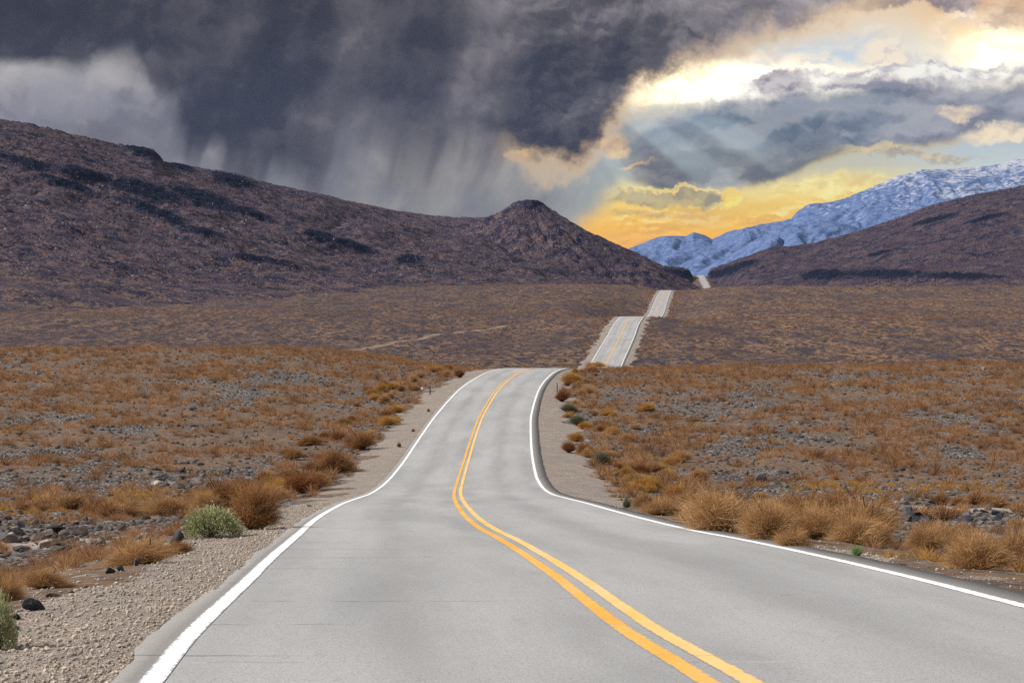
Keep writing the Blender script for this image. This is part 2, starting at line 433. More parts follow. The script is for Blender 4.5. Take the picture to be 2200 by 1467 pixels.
def material(name, rough=0.9, spec=0.25):
    m = bpy.data.materials.new(name); m.use_nodes = True
    t = m.node_tree; b = t.nodes['Principled BSDF']
    b.inputs['Roughness'].default_value = rough
    b.inputs['Specular IOR Level'].default_value = spec
    return m, G(t), b


def bump(g, b, h, strength, dist):
    n = g.node('ShaderNodeBump'); n.inputs['Strength'].default_value = strength; n.inputs['Distance'].default_value = dist
    g.put(n.inputs['Height'], h); g.t.links.new(n.outputs[0], b.inputs['Normal'])


# ------------------------------------------------------------------ materials
def mat_ground():
    m, g, b = material('desert_ground', 0.95, 0.1)
    p = g.pos(); x, y, z = g.split(p)
    grav, wash, rocky, track = (g.attr(k) for k in ('gravel', 'wash', 'rocky', 'track'))
    n1 = g.noise(p, 0.07, 5, 0.6); n2 = g.noise(p, 0.9, 6, 0.65); n3 = g.noise(p, 5.0, 5, 0.7)
    soil = g.mix(g.smooth(n2, 0.38, 0.62), (0.082, 0.060, 0.046), (0.165, 0.100, 0.062))
    soil = g.mix(g.smooth(n1, 0.42, 0.60) * 0.5, soil, (0.150, 0.090, 0.055))
    sv = g.split(g.voro(p, 5.5, 'Color'))[2]
    soil = g.mix(g.smooth(sv, 0.60, 0.70) * g.smooth(n3, 0.42, 0.56), soil, g.mix(g.smooth(sv, 0.7, 1.0), (0.035, 0.031, 0.033), (0.24, 0.21, 0.19)))
    # far scrub and stone speckle, two sizes
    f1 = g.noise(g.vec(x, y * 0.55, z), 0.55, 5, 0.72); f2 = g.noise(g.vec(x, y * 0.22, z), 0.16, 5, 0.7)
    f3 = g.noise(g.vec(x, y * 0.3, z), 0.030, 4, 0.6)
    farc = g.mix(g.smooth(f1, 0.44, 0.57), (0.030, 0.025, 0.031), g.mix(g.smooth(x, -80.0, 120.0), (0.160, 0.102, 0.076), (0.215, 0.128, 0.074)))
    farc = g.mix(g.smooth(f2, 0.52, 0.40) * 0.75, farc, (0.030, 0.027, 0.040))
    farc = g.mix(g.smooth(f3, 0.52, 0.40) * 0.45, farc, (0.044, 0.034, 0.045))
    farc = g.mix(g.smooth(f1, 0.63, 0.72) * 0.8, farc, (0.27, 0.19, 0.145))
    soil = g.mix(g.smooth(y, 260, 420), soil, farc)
    # stony pavement
    vc = g.voro(p, 9.0, 'Color'); vd = g.voro(p, 9.0)
    vs_ = g.split(vc)[0]
    stone = g.ramp(vs_, [(0.0, (0.024, 0.022, 0.024)), (0.55, (0.070, 0.060, 0.056)), (0.82, (0.155, 0.132, 0.120)), (1.0, (0.38, 0.34, 0.31))])
    col = g.mix(g.smooth(rocky + (n3 - 0.5) * 0.8, 0.35, 0.6), soil, stone)
    pale = g.mix(n3, (0.24, 0.205, 0.19), (0.36, 0.315, 0.29))
    col = g.mix(g.smooth(wash + (n2 - 0.5) * 0.5, 0.4, 0.6), col, pale)
    # roadside gravel
    gv = g.voro(p, 58.0, 'Color'); gd = g.voro(p, 58.0); gs = g.split(gv)[1]
    gcol = g.ramp(gs, [(0.0, (0.070, 0.060, 0.056)), (0.35, (0.26, 0.215, 0.18)), (0.7, (0.45, 0.375, 0.305)), (1.0, (0.66, 0.57, 0.48))])
    gcol = g.mix(g.smooth(n2, 0.4, 0.7) * 0.25, gcol, g.mix(g.smooth(n3, 0.4, 0.6), (0.12, 0.105, 0.10), (0.27, 0.225, 0.195)))
    gcol = g.mix(g.smooth(g.noise(p, 20.0, 3, 0.7), 0.58, 0.68) * 0.7, gcol, (0.075, 0.066, 0.064))
    gcol = g.mix(g.smooth(gd, 0.42, 0.62) * 0.7, gcol, (0.15, 0.12, 0.10))
    gcol = g.mix(g.smooth(n2 * 0.6 + n3 * 0.4, 0.44, 0.58) * 0.55, gcol, g.mix(gs, (0.11, 0.10, 0.096), (0.26, 0.235, 0.22)))
    gcol = g.mix(g.smooth(n1, 0.5, 0.6) * 0.3, gcol, (0.20, 0.175, 0.16))
    gm = g.smooth(grav + (n3 - 0.5) * 0.7 + (n2 - 0.5) * 0.5, 0.35, 0.62)
    col = g.mix(gm, col, gcol)
    col = g.mix(track, col, g.mix(n3, (0.175, 0.122, 0.088), (0.24, 0.17, 0.125)))
    g.put(b.inputs['Base Color'], col)
    h = g.noise(p, 14.0, 4, 0.7) * (0.6 - gm * 0.45) + n3 * (0.8 - gm * 0.5) - vd * rocky * 0.6 - gd * gm * 0.30
    bump(g, b, h, 0.7, 0.05)
    return m


def mat_asphalt():
    m, g, b = material('worn_asphalt', 0.85, 0.25)
    p = g.pos(); x, y, z = g.split(p); s = g.attr('s')
    n_big = g.noise(g.vec(s * 0.5, y * 0.06), 1.0, 5, 0.6)
    n_mid = g.noise(g.vec(s * 2.2, y * 0.35), 1.0, 5, 0.65)
    grain = g.noise(p, 55.0, 3, 0.8); grain2 = g.noise(p, 160.0, 2, 0.8)
    col = g.mix(g.smooth(n_big, 0.34, 0.66), (0.270, 0.270, 0.272), (0.365, 0.362, 0.360))
    # polished wheel paths and oil strip
    wp = g.smooth((s.abs() - 0.95).abs(), 0.55, 0.1) + g.smooth((s.abs() - 2.65).abs(), 0.55, 0.1)
    col = g.mix(wp * 0.36, col, (0.395, 0.394, 0.394))
    col = g.mix(g.smooth((s.abs() - 1.8).abs(), 0.4, 0.0) * 0.36, col, (0.225, 0.222, 0.220))
    col = g.mix(g.smooth(n_mid, 0.52, 0.72) * 0.35, col, (0.24, 0.235, 0.23))
    col = g.mix(g.smooth((s - 0.14).abs(), 3.50, 3.62) * 0.75, col, g.mix(n_mid, (0.155, 0.140, 0.126), (0.235, 0.215, 0.195)))
    col = g.mix(g.smooth(grain, 0.52, 0.36) * 0.75, col, (0.13, 0.128, 0.128))
    col = g.mix(g.smooth(grain2, 0.54, 0.68) * 0.75, col, (0.50, 0.49, 0.48))
    pt = g.noise(g.vec(s * 0.35, y * 0.05 + 4.0), 1.0, 2, 0.5)
    col = g.mix(g.smooth(pt, 0.55, 0.60) * 0.20, col, (0.20, 0.20, 0.202))
    st = g.noise(g.vec(s * 1.6, y * 0.5 + 9.0), 1.0, 4, 0.6)
    col = g.mix(g.smooth(st, 0.66, 0.74) * 0.35, col, (0.12, 0.12, 0.12))
    # transverse cracks: wandering joints about every three metres, open at the left edge
    wob = g.noise(g.vec(s * 0.9, y * 0.15), 1.0, 3, 0.6)
    q = y * 0.345 + (wob - 0.5) * 0.16
    fr = g.math('FRACT', q); cell = g.math('FLOOR', q)
    rnd = g.split(g.node_white(cell))[0] if hasattr(g, 'node_white') else g.math('FRACT', g.math('SINE', cell * 12.9898) * 43758.5)
    pick = g.math('FRACT', (rnd * 1.0).abs())
    line = g.smooth((fr - 0.5).abs(), 0.026, 0.008)
    reach = g.smooth(s, -3.3 + 2.6 * pick + 0.3, -3.9 + 2.2 * pick) 
    wear = g.smooth(g.noise(g.vec(s * 1.5, cell * 3.1), 1.0, 3, 0.6), 0.38, 0.55)
    col = g.mix(line * reach * wear * 0.5, col, (0.075, 0.07, 0.07))
    line2 = g.smooth((g.math('FRACT', q * 0.43 + 0.21) - 0.5).abs(), 0.008, 0.002)
    sel = g.smooth(g.noise(g.vec(s * 0.7, cell * 1.7 + 9.0), 1.0, 2, 0.5), 0.46, 0.6)
    col = g.mix(line2 * sel * 0.4, col, g.mix(g.smooth(n_mid, 0.45, 0.55), (0.14, 0.135, 0.13), (0.44, 0.44, 0.47)))
    g.put(b.inputs['Base Color'], col)
    bump(g, b, grain + grain2 * 0.5 - line * reach * 0.8, 0.35, 0.012)
    return m


def mat_paint(name, c1, c2, wornc, worn):
    m, g, b = material(name, 0.75, 0.3)
    p = g.pos(); x, y, z = g.split(p)
    n = g.noise(p, 7.0, 5, 0.7); n2 = g.noise(p, 60.0, 3, 0.8); n3 = g.noise(g.vec(x, y * 0.2), 1.2, 4, 0.6)
    col = g.mix(g.smooth(n3, 0.35, 0.65), c1, c2)
    col = g.mix(g.smooth(n + (n2 - 0.5) * 0.8, 0.60 - 0.12 * worn, 0.80 - 0.1 * worn) * 0.75, col, wornc)
    edge = g.attr('across').abs()
    chip = g.smooth(g.noise(p, 9.0, 5, 0.75) + g.smooth(edge, 0.55, 1.0) * 0.20, 0.61 - 0.03 * worn, 0.70)
    col = g.mix(chip * 0.85, col, (0.25, 0.25, 0.25))
    col = g.mix(g.smooth(n3, 0.5, 0.75) * 0.25, col, (0.36, 0.34, 0.32))
    cr = g.smooth((g.math('FRACT', y * 0.345 + (g.noise(g.vec(x * 0.9, y * 0.15), 1.0, 3, 0.6) - 0.5) * 0.16) - 0.5).abs(), 0.010, 0.003)
    col = g.mix(cr * 0.4, col, (0.15, 0.14, 0.14))
    g.put(b.inputs['Base Color'], col)
    bump(g, b, n2, 0.25, 0.006)
    return m


def mat_shrub(name, stops, rough=0.9, scale=0.9):
    """stops: colours from one stem to the next; each stem carries its own random number."""
    m, g, b = material(name, rough, 0.15)
    r = g.attr('rnd')
    n = g.noise(g.pos(), scale, 3, 0.6)
    col = g.ramp(r * 0.72 + (n - 0.36) * 0.9, stops)
    g.put(b.inputs['Base Color'], col)
    tr = g.node('ShaderNodeBsdfTranslucent'); g.put(tr.inputs[0], col)
    mx = g.node('ShaderNodeMixShader'); mx.inputs[0].default_value = 0.25
    out = g.t.nodes['Material Output']
    g.t.links.new(b.outputs[0], mx.inputs[1]); g.t.links.new(tr.outputs[0], mx.inputs[2]); g.t.links.new(mx.outputs[0], out.inputs[0])
    return m


def mat_rock(name, stops, rough=0.8, scale=6.0):
    m, g, b = material(name, rough, 0.3)
    oi = E(g, g.node('ShaderNodeObjectInfo').outputs['Random'])
    p = g.pos()
    n = g.noise(p, scale, 6, 0.65); n2 = g.noise(p, scale * 6, 4, 0.7); v = g.attr('rnd')
    col = g.ramp(n * 0.5 + oi * 0.25 + v * 0.45 + (n2 - .5) * 0.35, stops)
    g.put(b.inputs['Base Color'], col)
    bump(g, b, n + n2 * 0.4, 0.6, 0.04)
    return m


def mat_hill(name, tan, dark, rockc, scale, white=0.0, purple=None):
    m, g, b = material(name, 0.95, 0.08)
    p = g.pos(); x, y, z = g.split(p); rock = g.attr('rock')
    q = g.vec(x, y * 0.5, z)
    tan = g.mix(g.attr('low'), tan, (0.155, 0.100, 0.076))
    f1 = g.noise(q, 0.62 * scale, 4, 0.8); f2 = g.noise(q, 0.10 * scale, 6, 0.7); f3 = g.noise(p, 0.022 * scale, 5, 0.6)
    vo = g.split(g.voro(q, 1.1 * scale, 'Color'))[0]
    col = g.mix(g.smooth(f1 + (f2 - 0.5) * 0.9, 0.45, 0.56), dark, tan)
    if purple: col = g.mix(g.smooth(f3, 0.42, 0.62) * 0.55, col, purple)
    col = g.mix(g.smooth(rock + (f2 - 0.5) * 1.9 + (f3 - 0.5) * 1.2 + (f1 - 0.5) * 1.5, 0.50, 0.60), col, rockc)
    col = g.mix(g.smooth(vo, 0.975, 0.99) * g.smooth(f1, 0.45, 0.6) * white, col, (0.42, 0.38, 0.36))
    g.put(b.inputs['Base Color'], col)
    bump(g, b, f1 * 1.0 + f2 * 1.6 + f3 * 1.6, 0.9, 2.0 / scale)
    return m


def mat_mountain():
    m, g, b = material('hazy_granite_and_snow', 0.95, 0.05)
    p = g.pos(); x, y, z = g.split(p)
    f1 = g.noise(p, 0.042, 6, 0.76); f2 = g.noise(p, 0.007, 5, 0.62)
    col = g.mix(g.smooth(f1, 0.38, 0.58), (0.050, 0.085, 0.195), (0.120, 0.165, 0.290))  # blue of the distant haze and shadows painted into the granite colours
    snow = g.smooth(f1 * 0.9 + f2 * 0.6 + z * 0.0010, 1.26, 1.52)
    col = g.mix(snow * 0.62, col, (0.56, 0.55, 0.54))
    g.put(b.inputs['Base Color'], col)
    bump(g, b, f1, 0.45, 9.0)
    return m


def mat_plain(name, col, rough=0.7, col2=None, scale=8.0):
    m, g, b = material(name, rough, 0.3)
    n = g.noise(g.pos(), scale, 5, 0.65)
    g.put(b.inputs['Base Color'], g.mix(g.smooth(n, 0.35, 0.65), col, col2 or tuple(c * 0.7 for c in col)))
    bump(g, b, n, 0.3, 0.01)
    return m


# ------------------------------------------------------------------ ground
TRACK = np.array([hit(px, py, 330)[:2] for px, py in ((640, 760), (700, 754), (780, 747), (860, 734), (940, 719), (1020, 706), (1085, 697), (1130, 692))])


def dist_poly(X, Y, P):
    d = np.full(X.shape, 1e9)
    for (x0, y0), (x1, y1) in zip(P[:-1], P[1:]):
        l2 = (x1 - x0) ** 2 + (y1 - y0) ** 2
        t = np.clip(((X - x0) * (x1 - x0) + (Y - y0) * (y1 - y0)) / l2, 0, 1)
        d = np.minimum(d, np.hypot(X - x0 - t * (x1 - x0), Y - y0 - t * (y1 - y0)))
    return d


def zone_masks(X, Y):
    s = X - Xc(Y); a = np.abs(s)
    nz = fbm(X / 2.2, Y / 4.0, 21, 3) - .5
    wl = 1.55 + .6 * sstep(Y, 90, 150) - .6 * sstep(Y, 400, 600)                     # left shoulder width
    wr = .35 + 2.6 * sstep(Y, 62, 95) - .6 * sstep(Y, 180, 230) - .5 * sstep(Y, 400, 550) + .5 * sstep(Y, 26, 20)
    wid = np.where(s < 0, wl, wr)
    grav = sstep(a - 3.8 - wid + nz * 3.0, .45, -.45)
    px = 1100 + FPX * X / np.maximum(Y, 5); py = HORIZON - FPX * ground_z(X, Y, False) / np.maximum(Y, 5)
    rk = fbm(X / 4.5, Y / 9.0, 31, 4)
    rocky = sstep(rk, .53, .63) * sstep(Y, 40, 60) * sstep(Y, 300, 230) * .8
    band = lambda c, w: np.exp(-((Y - c) / w) ** 2)
    n2 = fbm(X / 7, Y / 12, 33, 3)
    left_pile = (s < -5.5) * band(62 + (n2 - .5) * 16, 9)
    right_pile = (s > 8) * (band(68 + (n2 - .5) * 14, 10) + band(112 + (n2 - .5) * 18, 12))
    left_pile2 = (s < -9) * band(112 + (n2 - .5) * 22, 6)
    rocky = np.maximum(rocky, np.clip((left_pile + right_pile + left_pile2) * 1.3 * sstep(n2, .30, .5), 0, 1))
    wash = np.maximum((s < -6) * band(92 + (n2 - .5) * 10, 5), (s > 6.5) * band(90 + (n2 - .5) * 10, 7)) * sstep(fbm(X / 6, Y / 9, 35, 3), .36, .5)
    wash = np.maximum(wash, (s < -5) * band(60 + (n2 - .5) * 8, 3) * sstep(s, -18, -8) * .8)
    k = 1 - grav
    return grav, wash * k, rocky * k, s


def build_ground():
    yn = np.linspace(-38, 9, 60)
    n = int(math.log(3380 / 9.0) / 0.0052)
    Yr = np.concatenate([yn[:-1], np.geomspace(9.0, 3380, n)])
    nc = 520
    q = np.linspace(-1, 1, nc); k = .22
    lat = np.sign(q) * (np.abs(q) * k + (1 - k) * np.abs(q) ** 3)
    Yg = np.repeat(Yr[:, None], nc, 1)
    Xg = Xc(Yg) + lat[None, :] * (0.30 * np.maximum(Yg, 0) + 26)
    Zg = ground_z(Xg, Yg)
    grav, wash, rocky, s = zone_masks(Xg, Yg)
    dt = dist_poly(Xg, Yg, TRACK)
    track = sstep(dt + (fbm(Xg / 6, Yg / 6, 41, 2) - .5) * 1.2, 2.0, 0.7) * (Yg > 330)
    V = np.stack([Xg, Yg, Zg], -1).reshape(-1, 3)
    F = grid_faces(len(Yr), nc)
    at = {'gravel': grav.ravel(), 'wash': wash.ravel(), 'rocky': rocky.ravel(), 'track': track.ravel()}
    mean = lambda A: A.ravel()[F].mean(1)
    isg = mean(grav) > .5; ist = (mean(track) > .5) & ~isg; isw = (mean(wash) > .55) & ~isg & ~ist
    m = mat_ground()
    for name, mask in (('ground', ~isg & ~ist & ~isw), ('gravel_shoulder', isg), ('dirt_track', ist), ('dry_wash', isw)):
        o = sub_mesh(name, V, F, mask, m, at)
        tag(o, kind='structure')
    return Yr


Yrows = build_ground()


def build_road():
    sel = Yrows
    cols = np.array([-3.63, -3.63, -3.5, -3.2, -2.4, -1.6, -.8, 0, .8, 1.6, 2.4, 3.2, 3.7, 4.12, 4.12])
    S = np.repeat(cols[None, :], len(sel), 0); Yg = np.repeat(sel[:, None], len(cols), 1)
    for c, sd in ((0, 51), (1, 51), (-1, 52), (-2, 52)):
        S[:, c] += (fbm(sel / 1.4, sel * 0 + 3.3, sd, 4, .55) - .5) * .16 * np.clip(60 / np.maximum(sel, 1), 0, 1)
    Z = Zr(Yg) + 0.0
    Z[:, 0] -= .10; Z[:, -1] -= .10
    X = Xc(Yg) + S
    o = mesh_np('road', np.stack([X, Yg, Z], -1).reshape(-1, 3), grid_faces(len(sel), len(cols)), mat_asphalt(), {'s': S.ravel()}, True)
    tag(o, 'pale grey two-lane road rolling over crests towards the mountains', None, None, 'structure')
    white = mat_paint('white_paint', (0.74, 0.74, 0.75), (0.82, 0.82, 0.82), (0.42, 0.41, 0.40), 0.0)
    yel = mat_paint('yellow_paint', (0.66, 0.325, 0.040), (0.72, 0.39, 0.070), (0.46, 0.30, 0.14), 0.2)
    yel2 = mat_paint('worn_yellow_paint', (0.74, 0.41, 0.085), (0.79, 0.51, 0.20), (0.60, 0.42, 0.24), 0.6)
    for name, c, w, mt, sd in (('edge_line', -3.37, .15, white, 61), ('edge_line', 3.63, .15, white, 62), ('centre_line', -.125, .145, yel, 63), ('centre_line', .125, .145, yel2, 64)):
        j = np.clip(40 / np.maximum(sel, 1), 0, 1) * .012
        a = c - w / 2 + (fbm(sel / 2.3, sel * 0 + 1.1, sd, 3) - .5) * j; bb = c + w / 2 + (fbm(sel / 2.3, sel * 0 + 5.1, sd, 3) - .5) * j
        dz = .004 + sel.clip(0) * 2.5e-5
        P = np.stack([np.stack([Xc(sel) + e, sel, Zr(sel) + dz], -1) for e in (a, bb)], 1).reshape(-1, 3)
        mesh_np(name, P, grid_faces(len(sel), 2), mt, {'across': np.tile([-1.0, 1.0], len(sel))}, True, parent=o)


build_road()


# ------------------------------------------------------------------ hills
def sky_hill(name, sky, ridge, foot, mat, ncol, nrow, shape=(.45, 1.7), rough=6.0, gully=10.0, rocks=(), label=None, seed=0, zfoot=None, back=.35):
    """A slope that climbs from a foot line to a ridge; sky = outline of the ridge (photo px), ridge/foot = distances in metres."""
    px = np.linspace(sky[0][0], sky[-1][0], ncol)
    sk = np.interp(px, [p[0] for p in sky], [p[1] for p in sky])
    ker = np.hanning(ncol // 5 * 2 + 1); ker /= ker.sum()
    sks = np.convolve(np.pad(sk, ncol // 5, mode='reflect', reflect_type='odd'), ker, 'valid')      # broad form of the slope below the crest
    Rd, Ft = pchip(*zip(*ridge))(px), pchip(*zip(*foot))(px)
    t = np.concatenate([np.linspace(0, 1, nrow), 1 + np.linspace(0, back, 24)[1:]])[:, None]
    Y = Ft + (Rd - Ft) * t
    X = (px - 1100) / FPX * Y
    zt = (HORIZON - (sks + (sk - sks) * sstep(t, .72, 1.0))) / FPX * Rd
    z0 = ground_z((px - 1100) / FPX * Ft, Ft, False) - 4 if zfoot is None else np.full(ncol, zfoot)
    tt = np.clip(t, 0, 1)
    h = shape[0] * tt + (1 - shape[0]) * tt ** shape[1]
    Z = z0 + (zt - z0) * h - np.clip(t - 1, 0, 9) ** 1.2 * (zt - z0) * 1.2
    env = np.clip(tt * 3, 0, 1) * (0.22 + .78 * np.clip((1 - tt) * 5, 0, 1))
    k = np.sqrt(Rd.mean() / 2000)
    gl = np.abs(fbm(X / (70 * k) + fbm(Y / 160, X / 160, seed + 5, 2), Y / (420 * k), seed + 1, 4) - .5) * 2
    Z = Z + (gl - .25) * gully * env + (fbm(X / (26 * k), Y / (26 * k), seed + 2, 5, .6) - .5) * rough * env + (fbm(X / (4 * k), Y / (5 * k), seed + 3, 3, .65) - .5) * rough * .45 * np.clip(tt * 3, 0.15, 1)
    PX = np.broadcast_to(px, Y.shape); PY = HORIZON - FPX * Z / Y
    rock = np.zeros_like(Z)
    for (cx, cy, rx, ry, ang) in rocks:
        ca, sa = math.cos(math.radians(ang)), math.sin(math.radians(ang))
        a = ((PX - cx) * ca + (PY - cy) * sa) / rx; b = (-(PX - cx) * sa + (PY - cy) * ca) / ry
        rock = np.maximum(rock, np.exp(-(a * a + b * b) * 1.1))
    Z = Z + rock * (fbm(X / 9, Y / 9, seed + 8, 4, .6) - .25) * rough * 1.3
    V = np.stack([X, Y, Z], -1).reshape(-1, 3)
    o = mesh_np(name, V, grid_faces(len(t), ncol), mat, {'rock': rock.ravel(), 'low': np.broadcast_to(sstep(tt, .32, .04), Z.shape).ravel()}, True)
    tag(o, label, None, None, 'structure')
    return o


M_hill = mat_hill('brown_slope', (0.138, 0.092, 0.090), (0.016, 0.018, 0.040), (0.008, 0.010, 0.024), 1.0, 1.0, (0.074, 0.056, 0.076))  # hill colours kept dark: cloud shadow is put into the albedo
M_hill2 = mat_hill('cloud_shaded_slope', (0.100, 0.067, 0.069), (0.016, 0.017, 0.038), (0.008, 0.010, 0.023), 0.8, 0.25, (0.062, 0.044, 0.060))  # darker still, the cloud shadow on this slope is part of its colour
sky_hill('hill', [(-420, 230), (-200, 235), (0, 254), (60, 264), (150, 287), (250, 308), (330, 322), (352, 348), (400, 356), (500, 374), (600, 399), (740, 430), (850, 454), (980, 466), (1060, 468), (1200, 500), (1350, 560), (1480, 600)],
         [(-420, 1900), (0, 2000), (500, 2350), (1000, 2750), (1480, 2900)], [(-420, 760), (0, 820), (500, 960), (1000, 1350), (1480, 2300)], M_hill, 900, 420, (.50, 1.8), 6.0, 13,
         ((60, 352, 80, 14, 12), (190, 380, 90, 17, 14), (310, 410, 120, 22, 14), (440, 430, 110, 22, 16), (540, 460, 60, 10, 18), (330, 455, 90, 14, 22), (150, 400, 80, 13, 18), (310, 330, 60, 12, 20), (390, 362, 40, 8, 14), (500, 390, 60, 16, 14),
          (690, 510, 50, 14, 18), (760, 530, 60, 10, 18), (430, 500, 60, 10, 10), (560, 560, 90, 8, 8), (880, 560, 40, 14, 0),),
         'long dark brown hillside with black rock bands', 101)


def cone_hill():
    cx, cy = 16.0, 2480.0
    prof = pchip([0, 12, 20, 45, 80, 125, 150, 175, 200, 240, 300, 380], [145, 143.5, 138, 123, 105, 83.5, 71, 57, 45, 36, 28, 15])
    nr, na = 240, 620
    th = np.linspace(0, 2 * math.pi, na)[None, :]; r = np.linspace(0.5, 375, nr)[:, None]
    X = cx + r * np.cos(th); Y = cy + r * np.sin(th)
    rr = r * (1 + .16 * (fbm(np.cos(th) * 2.2 + 4, np.sin(th) * 2.2 + 4, 131, 3) - .5) * np.clip(r / 60, 0, 1))
    Z = prof(rr)
    Z = Z + (fbm(X / 24, Y / 24, 133, 5, .6) - .5) * 6.0 * np.clip(r / 40, .15, 1) + (fbm(X / 5, Y / 5, 135, 3, .65) - .5) * 3.6
    gl = np.abs(fbm(th * 3.2 + 9 + fbm(X / 60, Y / 60, 141, 2), r / 160, 137, 3) - .5) * 2
    Z = Z + (gl - .28) * 5.0 * np.clip(r / 70, 0, 1) * np.clip((330 - r) / 120, 0, 1)
    top = np.exp(-((r / 34.0) ** 2)) * .9 + np.zeros_like(X)
    flank_shade = np.exp(-(((X - 85) / 40) ** 2 + ((Y - 2400) / 60) ** 2)) * .45  # right flank away from the sun: shade painted in through the rock mask
    rock = np.maximum(top * .7, flank_shade)
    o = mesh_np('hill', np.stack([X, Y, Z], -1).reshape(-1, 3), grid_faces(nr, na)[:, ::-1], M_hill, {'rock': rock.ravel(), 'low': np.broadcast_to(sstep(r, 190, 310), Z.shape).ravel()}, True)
    tag(o, 'conical brown knoll with a rocky cap', None, None, 'structure')


cone_hill()
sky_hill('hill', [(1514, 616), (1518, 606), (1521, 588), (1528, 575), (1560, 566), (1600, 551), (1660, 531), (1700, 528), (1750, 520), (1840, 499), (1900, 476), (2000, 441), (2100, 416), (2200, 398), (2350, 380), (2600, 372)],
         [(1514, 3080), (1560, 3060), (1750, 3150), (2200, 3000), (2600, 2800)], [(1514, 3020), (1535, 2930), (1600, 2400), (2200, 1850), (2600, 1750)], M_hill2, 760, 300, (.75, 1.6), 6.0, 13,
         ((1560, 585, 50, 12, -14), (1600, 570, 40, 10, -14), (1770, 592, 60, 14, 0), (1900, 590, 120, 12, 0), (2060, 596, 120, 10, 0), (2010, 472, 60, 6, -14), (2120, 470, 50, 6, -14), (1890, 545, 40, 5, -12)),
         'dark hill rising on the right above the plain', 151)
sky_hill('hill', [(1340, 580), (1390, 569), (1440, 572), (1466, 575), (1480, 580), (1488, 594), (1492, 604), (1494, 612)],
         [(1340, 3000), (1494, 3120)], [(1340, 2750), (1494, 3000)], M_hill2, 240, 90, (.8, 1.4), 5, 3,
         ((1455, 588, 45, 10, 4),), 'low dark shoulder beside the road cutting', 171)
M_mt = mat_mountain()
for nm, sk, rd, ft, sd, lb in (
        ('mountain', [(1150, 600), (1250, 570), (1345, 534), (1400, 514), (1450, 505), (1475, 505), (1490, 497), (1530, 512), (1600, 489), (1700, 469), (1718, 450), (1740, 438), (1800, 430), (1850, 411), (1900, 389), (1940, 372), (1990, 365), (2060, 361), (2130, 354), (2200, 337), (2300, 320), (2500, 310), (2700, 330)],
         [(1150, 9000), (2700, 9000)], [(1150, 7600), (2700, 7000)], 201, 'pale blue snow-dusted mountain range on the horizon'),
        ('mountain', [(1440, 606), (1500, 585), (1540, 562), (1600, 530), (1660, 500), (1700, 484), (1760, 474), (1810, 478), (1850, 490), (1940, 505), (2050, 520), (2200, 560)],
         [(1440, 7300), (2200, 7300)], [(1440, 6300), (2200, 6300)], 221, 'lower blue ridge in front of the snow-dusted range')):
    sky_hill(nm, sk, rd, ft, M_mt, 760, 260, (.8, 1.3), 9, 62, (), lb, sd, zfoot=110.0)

# ------------------------------------------------------------------ shrubs
M_tan = mat_shrub('dry_tan_twigs', [(0.0, (0.200, 0.105, 0.048)), (0.4, (0.400, 0.225, 0.100)), (0.75, (0.55, 0.340, 0.160)), (1.0, (0.68, 0.48, 0.27))])
M_brown = mat_shrub('dry_brown_twigs', [(0.0, (0.115, 0.056, 0.027)), (0.45, (0.280, 0.138, 0.056)), (0.8, (0.41, 0.215, 0.090)), (1.0, (0.54, 0.33, 0.16))])
M_gold = mat_shrub('golden_twigs', [(0.0, (0.24, 0.12, 0.030)), (0.4, (0.42, 0.22, 0.055)), (0.8, (0.56, 0.32, 0.090)), (1.0, (0.66, 0.44, 0.18))])
M_rust = mat_shrub('rusty_twigs', [(0.0, (0.10, 0.036, 0.018)), (0.5, (0.235, 0.090, 0.036)), (1.0, (0.36, 0.165, 0.065))])
M_sage = mat_shrub('sage_leaves', [(0.0, (0.16, 0.18, 0.085)), (0.45, (0.34, 0.36, 0.19)), (0.8, (0.52, 0.50, 0.27)), (1.0, (0.66, 0.59, 0.30))])
M_green = mat_shrub('green_leaves', [(0.0, (0.06, 0.12, 0.035)), (0.5, (0.15, 0.25, 0.075)), (1.0, (0.30, 0.40, 0.15))])
M_grey = mat_shrub('grey_green_twigs', [(0.0, (0.055, 0.062, 0.040)), (0.5, (0.125, 0.130, 0.085)), (1.0, (0.24, 0.23, 0.16))])
M_field = mat_shrub('field_scrub', [(0.0, (0.100, 0.057, 0.035)), (0.35, (0.255, 0.134, 0.066)), (0.7, (0.405, 0.222, 0.106)), (1.0, (0.57, 0.37, 0.205))], scale=0.22)
M_stem = mat_plain('woody_stem', (0.10, 0.075, 0.055), 0.9)


